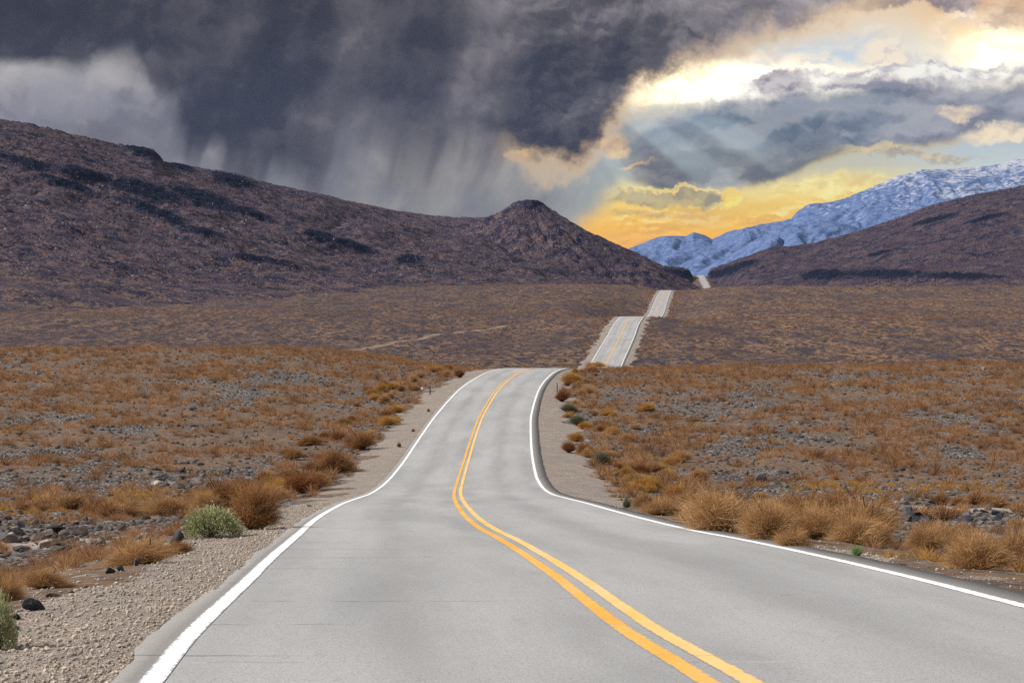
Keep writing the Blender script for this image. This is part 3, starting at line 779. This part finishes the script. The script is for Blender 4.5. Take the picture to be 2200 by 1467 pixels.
def twig_mesh(name, n, seed, mat, w=.006, flat=1.0, leaf=False, lo=.45, spread=1.25):
    """Dome of fine curved twigs, unit radius and unit height; shared by every copy of its kind."""
    r = np.random.default_rng(seed)
    th = np.arccos(1 - r.random(n) * (1 - math.cos(spread))); ph = r.random(n) * 2 * math.pi
    lump = fbm(np.cos(ph) * 1.6 + 5 + seed, np.sin(ph) * 1.6 + th * 1.5 + 5, seed, 3)
    rho = (lo + (1 - lo) * r.random(n) ** .6) * (.45 + 1.05 * lump)
    tip = np.stack([np.sin(th) * np.cos(ph), np.sin(th) * np.sin(ph), np.cos(th) * flat + .04], -1) * rho[:, None]
    f0 = np.where(r.random(n) < .22, 0, .15 + r.random(n) * .62)[:, None]
    base = tip * f0 * np.array([.85, .85, .9]) + np.stack([r.normal(0, .06, n), r.normal(0, .06, n), np.abs(r.normal(0, .02, n))], -1)
    mid = base * .45 + tip * .55 + np.stack([r.normal(0, .05, n), r.normal(0, .05, n), .06 + r.normal(0, .03, n)], -1)
    tip = tip + np.stack([r.normal(0, .10, n), r.normal(0, .10, n), r.normal(0, .07, n)], -1)
    ax = np.cross(tip - base, r.normal(0, 1, (n, 3))); ax /= np.linalg.norm(ax, axis=1)[:, None] + 1e-9
    ww = (w * (.6 + .9 * r.random(n)))[:, None]
    if leaf:
        base = tip - (tip - base) / (np.linalg.norm(tip - base, axis=1)[:, None] + 1e-9) * (.05 + .07 * r.random(n))[:, None]
        mid = (base + tip) / 2
        V = np.stack([base, mid + ax * ww * 2, tip, mid - ax * ww * 2], 1).reshape(-1, 3)
        F = np.arange(4 * n).reshape(n, 4); k = 4
    else:
        V = np.stack([base - ax * ww, base + ax * ww, mid + ax * ww * .8, mid - ax * ww * .8, tip + ax * ww * .3, tip - ax * ww * .3], 1).reshape(-1, 3)
        i = (np.arange(n) * 6)[:, None]
        F = np.concatenate([i + np.array([[0, 1, 2, 3]]), i + np.array([[3, 2, 4, 5]])], 0); k = 6
    V[:, 2] = np.maximum(V[:, 2], -.02)
    return mesh_np(name, V, F, mat, {'rnd': np.repeat(r.random(n), k)}, False, link=False)


KINDS = {}
for key, mt, ns, kw in (('tan', M_tan, 5200, dict(w=.0038, lo=.55, spread=1.42)), ('brown', M_brown, 4200, dict(w=.004, lo=.5, spread=1.35)), ('gold', M_gold, 3600, dict(lo=.6, w=.0045, spread=1.4)), ('rust', M_rust, 2600, dict(w=.005)),
                        ('grey', M_grey, 2000, {}), ('green', M_green, 1300, dict(spread=1.15, lo=.35))):
    KINDS[key] = [twig_mesh('dry_shrub', ns, 300 + i * 7 + len(KINDS) * 31, mt, **kw) for i in range(4)]
SMALL = {k: [twig_mesh('dry_shrub', 700, 500 + i * 5 + j * 40, mt, w=.012) for i in range(4)] for j, (k, mt) in enumerate((('tan', M_tan), ('brown', M_brown), ('field', M_field)))}
STEM = twig_mesh('woody_stem', 46, 77, M_stem, w=.014, lo=.35, spread=1.3)
COUNT = {'shrub': 0}
PLACED = []


def place_shrub(X, Y, w, h, kind, label, group=None, small=False, cat='shrub', name='dry_shrub'):
    ms = (SMALL if small else KINDS)[kind]
    me = ms[int(rng.integers(len(ms)))]
    o = bpy.data.objects.new(name, me); COL.objects.link(o)
    o.location = (X, Y, float(ground_z(X, Y)) - .02)
    o.rotation_euler = (rng.normal(0, .10), rng.normal(0, .10), rng.random() * 6.28)
    o.scale = (w / 2 * rng.uniform(.9, 1.12), w / 2 * (.85 + .3 * rng.random()), h)
    tag(o, label, cat, group)
    COUNT['shrub'] += 1
    PLACED.append((X, Y, w))
    return o


def shrub_px(px, py, wpx, hpx, kind, label, group=None, **kw):
    X, Y, Z = hit(px, py)
    k = Y / FPX
    o = place_shrub(X, Y, wpx * k * 1.08, hpx * k * 0.9, kind, label, group, **kw)
    if hpx >= 44:
        c = bpy.data.objects.new('woody_stem', STEM); COL.objects.link(c); c.parent = o
    return o


# the shrubs that stand out, each with its own label
for a in (
    (1560, 1143, 230, 104, 'tan', 'wide tan tumbleweed hugging the pavement edge, left half of the big double clump'),
    (1652, 1162, 150, 92, 'tan', 'dense round tan tumbleweed with a dark core beside the white edge line'),
    (1704, 1176, 84, 52, 'tan', 'small tan tuft at the right foot of the big double clump'),
    (1858, 1168, 190, 112, 'tan', 'tall tan tumbleweed standing just behind the bright green plant'),
    (1772, 1160, 120, 62, 'rust', 'low rusty shrub between the double clump and the tumbleweed behind the green plant'),
    (2100, 1222, 150, 92, 'tan', 'sprawling tan shrub on a narrow dark base, near the right frame edge'),
    (2040, 1190, 120, 70, 'tan', 'tan shrub set back left of the narrow-based sprawling shrub'),
    (2185, 1220, 90, 82, 'tan', 'tan shrub cut off by the right edge of the photo'),
    (1500, 1128, 80, 64, 'tan', 'upright tan tuft left of the big double clump'),
    (1456, 1080, 76, 52, 'gold', 'bright golden mound, larger of the two behind the right edge line bend'),
    (1396, 1054, 66, 40, 'gold', 'bright golden mound, smaller of the two by the gravel pull-off'),
    (1346, 1090, 26, 26, 'grey', 'small grey twiggy plant at the tip of the right gravel shoulder'),
    (1424, 1108, 120, 48, 'tan', 'low tan shrub row end touching the pavement below the golden mounds'),
    (1260, 978, 40, 34, 'rust', 'rust-red upright bush at the upper end of the right gravel shoulder'),
    (1294, 996, 46, 34, 'grey', 'grey-green round bush beside the rust-red bush on the right shoulder'),
    (1221, 884, 44, 22, 'grey', 'dark green flat bush halfway up the right verge'),
    (1242, 914, 40, 30, 'grey', 'pale grey-green bush just below the dark green flat bush'),
    (1238, 948, 36, 24, 'gold', 'golden tuft lowest on the right verge above the gravel'),
    (1258, 920, 34, 18, 'gold', 'golden tuft right of the pale grey-green bush'),
    (1222, 896, 24, 16, 'gold', 'small golden tuft directly under the dark green flat bush'),
    (1207, 862, 44, 32, 'rust', 'orange-brown bush above the dark green flat bush by the thin post'),
    (1228, 822, 44, 26, 'gold', 'golden bush near the crest on the right verge'),
    (1279, 789, 52, 14, 'gold', 'golden fringe on the crest below the second stretch of road'),
    (990, 810, 28, 22, 'rust', 'lone rust-coloured bush on the left verge near the crest'),
    (540, 1138, 130, 120, 'brown', 'tall brown bush directly behind the sage-green bush on the left verge'),
    (478, 1092, 150, 80, 'brown', 'broad brown thicket left of the tall brown bush'),
    (600, 1058, 60, 36, 'gold', 'golden tuft where the left gravel shoulder narrows'),
    (664, 1054, 110, 54, 'brown', 'brown bush right of the golden tuft along the left shoulder'),
    (720, 1015, 110, 56, 'brown', 'brown bush midway along the left verge'),
    (778, 965, 80, 48, 'brown', 'upper brown bush on the left verge below the golden pair'),
    (838, 912, 54, 22, 'gold', 'lower golden tuft of the pair on the left verge'),
    (852, 886, 48, 20, 'gold', 'upper golden tuft of the pair on the left verge'),
    (304, 1212, 160, 62, 'tan', 'low tan bush behind the three black stones'),
    (380, 1188, 90, 36, 'rust', 'low reddish tuft at the foot of the black boulder'),
    (95, 1262, 120, 52, 'tan', 'orange-tan bush in the ditch at far left'),
    (14, 1292, 100, 62, 'tan', 'tan bush cut by the left frame edge above the green one'),
    (250, 1086, 50, 40, 'gold', 'small golden-brown tuft on the pale wash at left'),
):
    shrub_px(*a)
shrub_px(1842, 1194, 36, 32, 'green', 'small bright green plant at the right pavement edge', name='green_plant', cat='plant')
shrub_px(664, 1088, 14, 9, 'green', 'tiny green sprig on the left gravel shoulder', name='green_plant', cat='plant')
for px, py, w, lb in ((887, 927, 9, 'upper'), (857, 960, 13, 'lower'), (921, 884, 9, 'topmost')):
    shrub_px(px, py, w, w, 'brown', f'{lb} of the three tiny brown tufts on the left gravel slope', 'tiny tufts on the left gravel slope')


def leafy_bush(px, py, wpx, hpx, label):
    X, Y, Z = hit(px, py); k = Y / FPX; w, h = wpx * k, hpx * k
    root = empty('sage_bush', (X, Y, Z - .02), 0.4)
    tag(root, label, 'bush')
    for nm, me in (('foliage', twig_mesh('foliage', 5200, 910 + px, M_sage, w=.010, leaf=True, lo=.80, spread=1.45)),
                   ('stems', twig_mesh('stems', 420, 930 + px, M_stem, w=.008, lo=.5, spread=1.3))):
        o = bpy.data.objects.new(nm, me); COL.objects.link(o); o.parent = root
        o.scale = (w / 2 * 1.1, w / 2 * 1.1, h * 1.12)


leafy_bush(452, 1154, 124, 62, 'round sage-green bush with yellowish tips on the left gravel verge')
leafy_bush(-4, 1392, 70, 100, 'olive-green bush cut off by the lower left frame edge')

# belts of brush along both verges, copies told apart by nothing but their spot
def belt(n, y0, y1, side, s0, s1, kinds, wr, hr, label, group):
    for _ in range(n):
        Y = math.exp(rng.uniform(math.log(y0), math.log(y1)))
        X = float(Xc(Y)) + side * rng.uniform(s0, s1)
        w = rng.uniform(*wr)
        place_shrub(X, Y, w, w * rng.uniform(*hr), kinds[int(rng.integers(len(kinds)))], label, group)


belt(40, 78, 190, -1, 6.6, 10.5, ('brown', 'brown', 'tan', 'rust'), (.8, 1.9), (.36, .55), 'brown brush in the belt along the left gravel shoulder', 'brush along the left shoulder')
belt(22, 40, 80, 1, 4.9, 8.5, ('tan', 'tan', 'brown'), (.6, 1.4), (.4, .6), 'tan brush in the belt along the right pavement edge', 'brush along the right pavement edge')
belt(34, 85, 190, 1, 7.6, 12.5, ('tan', 'gold', 'tan', 'rust', 'gold'), (.7, 1.7), (.32, .5), 'golden-tan brush in the belt behind the right gravel shoulder', 'brush behind the right shoulder')
belt(26, 120, 262, 1, 5.6, 8.5, ('tan', 'rust', 'gold', 'tan'), (.5, 1.3), (.45, .7), 'small orange tuft scattered on the right verge towards the crest', 'tufts on the right verge')
belt(20, 190, 270, -1, 7.0, 11, ('brown', 'tan', 'gold'), (.7, 1.6), (.4, .6), 'small brown tuft on the left verge towards the crest', 'tufts on the left verge')
belt(6, 22, 40, -1, 6.2, 8.5, ('tan', 'brown'), (.7, 1.3), (.4, .6), 'low tan brush in the ditch at lower left', 'brush in the left ditch')


def scatter(n, y0, y1, pw=2.0, smin=5.6):
    Y = (rng.random(n) * (y1 ** pw - y0 ** pw) + y0 ** pw) ** (1 / pw)
    X = rng.uniform(-.255, .255, n) * (Y + 4)
    s = X - Xc(Y)
    return X, Y, s


# individual field shrubs: the nearest ones
X, Y, s = scatter(2600, 55, 150)
gr, wa, ro, _ = zone_masks(X, Y)
keep = (np.abs(s) > 8) & (rng.random(len(X)) > np.maximum(ro * .9, wa)) & (gr < .2) & (np.abs(X) < .225 * Y)
idx = np.nonzero(keep)[0]; pxx = 1100 + FPX * X / Y; pyy = HORIZON - FPX * ground_z(X, Y, False) / Y
idx = idx[~((pxx[idx] < 370) & (pyy[idx] > 1105)) & ~((pxx[idx] > 1840) & (pyy[idx] > 1060) & (rng.random(len(idx)) < .6))]
idx = idx[np.argsort(Y[idx])][:130]
for i in idx:
    w = rng.uniform(.55, 1.25)
    side = 'left' if s[i] < 0 else 'right'
    place_shrub(X[i], Y[i], w, w * rng.uniform(.4, .62), ('brown', 'field', 'tan', 'field')[int(rng.integers(4))], f'low dry brown shrub in the stony field on the {side} of the road', f'dry shrubs in the {side} field', small=True)
Y_IND = float(Y[idx].max())


def tufts(name, X, Y, size, hk, B, w, mat, zoff=-.03):
    """Many fine-stemmed tufts in one mesh."""
    n = len(X); Z = ground_z(X, Y) + zoff
    th = np.arccos(1 - rng.random((n, B)) * .78); ph = rng.random((n, B)) * 2 * math.pi
    ln = (.55 + .5 * rng.random((n, B))) * size[:, None]
    d = np.stack([np.sin(th) * np.cos(ph) * .62, np.sin(th) * np.sin(ph) * .62, np.cos(th) * hk], -1) * ln[..., None]
    f0 = np.where(rng.random((n, B, 1)) < .35, 0, rng.random((n, B, 1)) * .6)
    P = np.stack([X, Y, Z], -1)[:, None, :]
    base = P + d * f0; tip = P + d
    ang = rng.random((n, B)) * math.pi
    ax = np.stack([np.cos(ang), np.sin(ang) * .3, np.sin(ang) * .6], -1) * (w * size[:, None, None])
    V = np.stack([base - ax, base + ax, tip], 2).reshape(-1, 3)
    F = np.arange(3 * n * B).reshape(-1, 3)
    rn = np.repeat(np.clip(rng.random(n)[:, None] * .6 + rng.random((n, B)) * .4, 0, 1).ravel(), 3)
    return V, F, rn


def scrub_field():
    VV, FF, RR = [], [], []; off = 0
    for n, y0, y1, pw, sz, B, w in ((9000, 30, Y_IND, 2.0, (.25, .95), 110, .011), (29000, Y_IND, 312, 1.7, (.4, 1.7), 72, .015), (26000, 470, 900, 1.7, (.5, 1.4), 20, .06), (26000, 800, 1660, 1.6, (.7, 1.7), 10, .12), (2600, 480, 1640, 1.0, (.6, 1.5), 30, .06)):
        X, Y, s = scatter(n, y0, y1, pw)
        if n == 2600:                                     # brush lining the far stretches of road
            s = np.where(rng.random(n) < .5, -1, 1) * (5.7 + 5 * rng.random(n) ** 1.6); X = Xc(Y) + s
        gr, wa, ro, _ = zone_masks(X, Y)
        cl = fbm(X / 5, Y / 7, 71, 3)
        ok = (np.abs(s) > 5.6) & (gr < .15) & (rng.random(n) > np.clip(ro * .95, 0, .95)) & (rng.random(n) > wa) & (rng.random(n) < sstep(cl, .34, .62) * .9 + .08)
        if y1 > 350: ok &= dist_poly(X, Y, TRACK) > 3.5
        X, Y = X[ok], Y[ok]
        size = rng.uniform(*sz, len(X)) * rng.uniform(.6, 1.0, len(X))
        V, F, rn = tufts('', X, Y, size, .55, B, w, None)
        VV.append(V); FF.append(F + off); RR.append(rn); off += len(V)
    o = mesh_np('scrub', np.concatenate(VV), np.concatenate(FF), M_field, {'rnd': np.concatenate(RR)})
    tag(o, 'dry brown scrub covering the desert plain on both sides of the road', None, None, 'stuff')


scrub_field()


def golden_grass():
    P = []
    for n, x0, x1, y0, y1 in ((150, -10, 150, 1070, 1100), (90, 255, 360, 1054, 1072), (230, 1700, 2150, 1040, 1056), (40, 1990, 2140, 1200, 1216), (60, 1300, 1420, 1022, 1040)):
        for _ in range(n):
            h = hit(rng.uniform(x0, x1), rng.uniform(y0, y1)); s = h[0] - float(Xc(h[1]))
            if -5.4 < s < 4.6: continue
            P.append((h[0] + rng.normal(0, .3), h[1] + rng.normal(0, 1.2)))
    P = np.array(P)
    V, F, rn = tufts('', P[:, 0], P[:, 1], rng.uniform(.25, .6, len(P)), .6, 60, .018, None)
    tag(mesh_np('grass', V, F, M_gold, {'rnd': rn}), 'short golden grass on the pale washes', None, None, 'stuff')


golden_grass()

# ------------------------------------------------------------------ rocks
M_black = mat_rock('black_basalt', [(0.0, (0.010, 0.011, 0.016)), (0.5, (0.028, 0.029, 0.038)), (0.85, (0.075, 0.072, 0.078)), (1.0, (0.16, 0.15, 0.15))])
M_brownrock = mat_rock('brown_rock', [(0.0, (0.035, 0.028, 0.025)), (0.5, (0.11, 0.085, 0.068)), (1.0, (0.27, 0.22, 0.18))])
M_mixrock = mat_rock('desert_stone', [(0.0, (0.020, 0.018, 0.019)), (0.45, (0.062, 0.051, 0.046)), (0.75, (0.165, 0.135, 0.118)), (1.0, (0.44, 0.385, 0.345))])
M_pink = mat_rock('pinkish_rock', [(0.0, (0.12, 0.085, 0.075)), (0.5, (0.24, 0.18, 0.16)), (1.0, (0.42, 0.35, 0.32))])
M_grav = mat_rock('gravel_stone', [(0.0, (0.08, 0.070, 0.066)), (0.35, (0.27, 0.225, 0.19)), (0.7, (0.48, 0.40, 0.325)), (1.0, (0.70, 0.62, 0.53))])


def ico(sub):
    import bmesh
    bm = bmesh.new(); bmesh.ops.create_icosphere(bm, subdivisions=sub, radius=1.0)
    bm.verts.ensure_lookup_table()
    V = np.array([v.co[:] for v in bm.verts]); F = np.array([[v.index for v in f.verts] for f in bm.faces]); bm.free()
    return V, F


ICO1, ICO2, ICO3 = ico(1), ico(2), ico(3)


def rock_mesh(name, seed, mat, base=ICO3):
    r = np.random.default_rng(seed); V, F = base[0].copy(), base[1]
    for _ in range(9):                                   # chop with planes for broken facets
        n = r.normal(0, 1, 3); n /= np.linalg.norm(n); d = r.uniform(.30, .68)
        e = np.maximum(V @ n - d, 0)[:, None]; V = V - e * n
    V = V * (1 + .16 * (fbm(V[:, 0] * 2 + seed, V[:, 1] * 2 + V[:, 2] * 1.7, seed, 3)[:, None] - .5))
    V = V / np.abs(V).max(0); V[:, 2] = V[:, 2] * .8 + .55
    return mesh_np(name, V, F, mat, {'rnd': np.full(len(V), r.random())}, False, link=False)


ROCKS = {k: [rock_mesh('rock', 600 + 13 * i + 100 * j, mt) for i in range(5)] for j, (k, mt) in enumerate((('black', M_black), ('brown', M_brownrock), ('mix', M_mixrock), ('pink', M_pink)))}


def place_rock(X, Y, w, h, kind, label, group=None, name='rock', cat='rock'):
    me = ROCKS[kind][int(rng.integers(5))]
    o = bpy.data.objects.new(name, me); COL.objects.link(o)
    o.location = (X, Y, float(ground_z(X, Y)) - h * .12); o.rotation_euler = (rng.normal(0, .25), rng.normal(0, .25), rng.random() * 6.28)
    o.scale = (w / 2 * 1.12, w / 2 * rng.uniform(.8, 1.1), h / 1.45)
    return tag(o, label, cat, group)


def rock_px(px, py, wpx, hpx, kind, label, group=None, **kw):
    X, Y, Z = hit(px, py); k = Y / FPX
    return place_rock(X, Y, wpx * k, hpx * k, kind, label, group, **kw)


rock_px(378, 1170, 30, 40, 'black', 'upright black boulder beside the sage-green bush', name='boulder', cat='boulder')
rock_px(235, 1234, 20, 19, 'black', 'leftmost of the three black stones on the gravel verge', 'three black stones on the verge')
rock_px(258, 1226, 22, 12, 'black', 'flattest of the three black stones on the gravel verge', 'three black stones on the verge')
rock_px(291, 1219, 22, 21, 'black', 'rightmost of the three black stones on the gravel verge', 'three black stones on the verge')
rock_px(73, 1308, 56, 28, 'black', 'long black boulder at the gravel edge in the lower left', name='boulder', cat='boulder')
rock_px(37, 1332, 34, 16, 'black', 'smaller black rock below the long black boulder')
rock_px(28, 1350, 26, 12, 'black', 'lowest black rock in the row at the gravel edge')
rock_px(116, 1279, 46, 16, 'pink', 'flat pinkish rock above the long black boulder')
rock_px(184, 1262, 34, 13, 'brown', 'low brown rock at the gravel edge above the pinkish rock')
rock_px(150, 1272, 24, 10, 'brown', 'small brown rock next to the flat pinkish rock')
rock_px(72, 1160, 42, 32, 'brown', 'big tilted brown rock in the pile at far left', name='boulder', cat='boulder')
rock_px(112, 1142, 56, 28, 'black', 'dark slab on top of the rock pile at far left', name='boulder', cat='boulder')
rock_px(24, 1172, 44, 26, 'black', 'dark boulder at the left end of the rock pile', name='boulder', cat='boulder')
rock_px(420, 1168, 16, 7, 'pink', 'pale pinkish stone at the foot of the sage-green bush')
rock_px(1633, 1032, 26, 24, 'black', 'black block standing alone in the right field beyond the brush', name='boulder', cat='boulder')
rock_px(630, 803, 10, 8, 'black', 'black boulder left of the pair near the left crest', name='boulder', cat='boulder')
rock_px(655, 803, 9, 7, 'black', 'black boulder right of the pair near the left crest', name='boulder', cat='boulder')
rock_px(908, 838, 8, 8, 'pink', 'pale boulder beside the thin post on the left verge', name='boulder', cat='boulder')
rock_px(2112, 798, 12, 8, 'pink', 'pale boulder on the right crest near the frame edge', name='boulder', cat='boulder')


def rock_cluster(n, px0, px1, py0, py1, sz, kinds, label, group):
    for _ in range(n):
        X, Y, Z = hit(rng.uniform(px0, px1), rng.uniform(py0, py1))
        if -5.6 < X - float(Xc(Y)) < 5: continue
        w = rng.uniform(*sz) ** 1.0
        place_rock(X, Y, w, w * rng.uniform(.35, .75), kinds[int(rng.integers(len(kinds)))], label, group)


rock_cluster(60, -20, 215, 1125, 1185, (.14, .5), ('black', 'mix', 'brown'), 'dark broken rock in the pile at far left', 'rocks of the left pile')
rock_cluster(35, 200, 370, 1130, 1175, (.10, .30), ('black', 'mix'), 'small dark stone strewn on the pale ground left of the black boulder', 'stones left of the black boulder')
rock_cluster(70, 1850, 2010, 1070, 1120, (.15, .50), ('black', 'mix', 'black'), 'black rock in the rubble mound on the right', 'rocks of the right rubble mound')
rock_cluster(40, 2040, 2200, 1080, 1150, (.12, .45), ('black', 'mix'), 'dark rock strewn right of the rubble mound', 'rocks right of the rubble mound')
rock_cluster(30, 330, 480, 1020, 1050, (.25, .7), ('black', 'mix', 'mix'), 'grey rock in the low outcrop behind the left brush', 'rocks of the low left outcrop')


def rubble():
    VV, FF, RR = [], [], []; off = 0
    for base, n, y0, y1, sz, mode in ((ICO1, 26000, 38, 170, (.06, .26), 'rocky'), (ICO1, 15000, 120, 310, (.12, .50), 'rocky'), (ICO1, 42000, 40, 312, (.07, .42), 'any'), (ICO1, 5000, 20, 60, (.03, .14), 'any'), (ICO1, 9000, 480, 1000, (.2, .8), 'any')):
        X, Y, s = scatter(n, y0, y1, 1.6)
        gr, wa, ro, _ = zone_masks(X, Y)
        pr = ro if mode == 'rocky' else np.full(n, .5)
        ok = (np.abs(s) > 5.8) & (rng.random(n) < pr) & (gr < .3)
        X, Y = X[ok], Y[ok]; m = len(X)
        size = sz[0] + (sz[1] - sz[0]) * rng.random(m) ** 2.5
        V0, F0 = base
        S = rng.uniform(.55, 1.25, (m, 1, 3)) * np.array([1, 1, .6]) * size[:, None, None] * .5
        A = rng.normal(0, 1, (m, 3, 3)); Q = np.linalg.qr(A)[0]
        V = (V0[None] * (1 + .25 * (rng.random((m, len(V0), 1)) - .5))) @ Q * S + np.stack([X, Y, ground_z(X, Y) + size * .1], -1)[:, None]
        F = F0[None] + (np.arange(m) * len(V0))[:, None, None] + off
        VV.append(V.reshape(-1, 3)); FF.append(F.reshape(-1, 3)); RR.append(np.repeat(rng.random(m), len(V0))); off += m * len(V0)
    o = mesh_np('rubble', np.concatenate(VV), np.concatenate(FF), M_mixrock, {'rnd': np.concatenate(RR)})
    tag(o, 'dark broken stones strewn over the desert floor', None, None, 'stuff')
    # roadside pebbles
    n = 60000
    Y = 12 + 60 * rng.random(n) ** 1.7
    left = rng.random(n) < .75
    s = np.where(left, -3.62 - rng.random(n) ** 1.2 * 2.8, 4.05 + rng.random(n) ** 1.5 * 1.4)
    X = Xc(Y) + s
    gr = zone_masks(X, Y)[0]
    ok = (rng.random(n) < gr + .12) & (np.abs(X) < .25 * Y + 1); X, Y = X[ok], Y[ok]; m = len(X)
    size = .009 + .036 * rng.random(m) ** 7
    V0, F0 = ICO1
    S = rng.uniform(.6, 1.3, (m, 1, 3)) * np.array([1, 1, .7]) * size[:, None, None] * .6
    V = V0[None] * S + np.stack([X, Y, ground_z(X, Y) + size * .25], -1)[:, None]
    F = F0[None] + (np.arange(m) * len(V0))[:, None, None]
    o = mesh_np('gravel', V.reshape(-1, 3), F.reshape(-1, 3), M_grav, {'rnd': np.repeat(rng.random(m), len(V0))})
    tag(o, 'loose tan gravel beside the pavement', None, None, 'stuff')


rubble()

# ------------------------------------------------------------------ posts and poles
import bmesh


def box_bm(bm, cx, cy, cz, sx, sy, sz, bev=0.0):
    r = bmesh.ops.create_cube(bm, size=1.0)
    for v in r['verts']: v.co = Vector((cx + v.co.x * sx, cy + v.co.y * sy, cz + v.co.z * sz))
    if bev: bmesh.ops.bevel(bm, geom=list({e for v in r['verts'] for e in v.link_edges}), offset=bev, segments=2, affect='EDGES')


def cone_bm(bm, p0, p1, r0, r1, n=8):
    p0, p1 = Vector(p0), Vector(p1); d = p1 - p0
    r = bmesh.ops.create_cone(bm, cap_ends=True, segments=n, radius1=r0, radius2=r1, depth=d.length)
    q = d.to_track_quat('Z', 'Y')
    for v in r['verts']: v.co = q @ v.co + (p0 + p1) / 2


def bm_obj(name, bm, mat, parent=None):
    me = bpy.data.meshes.new(name); bm.to_mesh(me); bm.free(); me.materials.append(mat)
    o = bpy.data.objects.new(name, me); COL.objects.link(o)
    if parent: o.parent = parent
    return o


M_post = mat_plain('dark_steel', (0.035, 0.030, 0.028), 0.6)
M_post2 = mat_plain('rusty_steel', (0.16, 0.085, 0.05), 0.7)
M_refl = mat_plain('reflector', (0.55, 0.50, 0.42), 0.35)
M_wood = mat_plain('weathered_wood', (0.060, 0.048, 0.045), 0.9, (0.035, 0.030, 0.030), 3.0)


def marker_post(px, py, hpx, mat, label):
    X, Y, Z = hit(px, py); h = hpx * Y / FPX
    root = empty('marker_post', (X, Y, Z)); tag(root, label, 'post')
    bm = bmesh.new(); box_bm(bm, 0, 0, h / 2 - .1, .09, .05, h + .2, .008); box_bm(bm, 0, .035, h / 2 - .1, .03, .05, h + .16)
    bm_obj('post', bm, mat, root)
    bm = bmesh.new(); box_bm(bm, 0, -.035, h - .14, .075, .012, .16, .004); bm_obj('reflector', bm, M_refl, root)


marker_post(924, 847, 24, M_post, 'thin dark steel marker post on the left gravel verge')
marker_post(1197, 843, 22, M_post2, 'thin rusty marker post among the orange bushes on the right verge')


def utility_pole(X, Y, Z, h, label, group):
    root = empty('utility_pole', (X, Y, Z)); tag(root, label, 'utility pole', group)
    bm = bmesh.new(); cone_bm(bm, (0, 0, -1), (0, 0, h), .22, .15, 10); bm_obj('pole', bm, M_wood, root)
    for zc, wd in ((h - .5, 3.0), (h - 1.6, 2.6)):
        bm = bmesh.new(); box_bm(bm, 0, -.2, zc, wd, .14, .16, .02)
        a = bm_obj('crossarm', bm, M_wood, root)
        for k in (-.46, -.25, .25, .46):
            bm = bmesh.new(); cone_bm(bm, (k * wd, -.2, zc + .08), (k * wd, -.2, zc + .34), .07, .04, 6); bm_obj('insulator', bm, M_refl, a)


for px, top, bot, Y, lb in ((1385, 601, 618, 1590, 'first utility pole from the road on the right plain crest'), (1441, 600, 618, 1600, None)):
    pass
POLES = [(1866, 604, 618), (1890, 603, 618), (1915, 602, 618), (1945, 604, 618), (1972, 604, 617), (2010, 606, 617)]
for i, (px, top, bot) in enumerate(POLES):
    Y = 1585.0; X = (px - 1100) / FPX * Y; Z = float(ground_z(X, Y))
    utility_pole(X, Y, Z, (bot - top) * Y / FPX + 2.0, 'slender utility pole on the rim of the right plain', 'utility poles on the right plain')
for px, top, Y in ((1658, 516, 2600), (1678, 540, 2560), (1710, 556, 2520), (1761, 570, 2480)):
    X = (px - 1100) / FPX * Y
    zt = (HORIZON - top) / FPX * Y
    utility_pole(X, Y, zt - 15, 15, 'slender utility pole climbing the dark right hill', 'utility poles on the right hill')
for px, top, Y in ((1404, 556, 3040), (1436, 553, 3060)):
    X = (px - 1100) / FPX * Y; zt = (HORIZON - top) / FPX * Y
    utility_pole(X, Y, zt - 15, 15, 'slender utility pole on the low shoulder left of the road cutting', 'utility poles beside the cutting')

# ------------------------------------------------------------------ haze
def build_haze():
    bm = bmesh.new(); bmesh.ops.create_cube(bm, size=1.0)
    lo, hi = Vector((-4200, -120, -16)), Vector((4200, 9900, 1000))
    for v in bm.verts: v.co = Vector([lo[i] + (v.co[i] + .5) * (hi[i] - lo[i]) for i in range(3)])
    m = bpy.data.materials.new('thin_air'); m.use_nodes = True; t = m.node_tree; t.nodes.clear()
    o = t.nodes.new('ShaderNodeOutputMaterial'); v = t.nodes.new('ShaderNodeVolumePrincipled')
    v.inputs['Color'].default_value = (0.26, 0.44, 0.90, 1); v.inputs['Density'].default_value = 1.1e-5; v.inputs['Anisotropy'].default_value = 0.0
    t.links.new(v.outputs[0], o.inputs['Volume'])
    ob = bm_obj('haze', bm, m); tag(ob, 'thin blue haze over the valley', None, None, 'stuff')


build_haze()
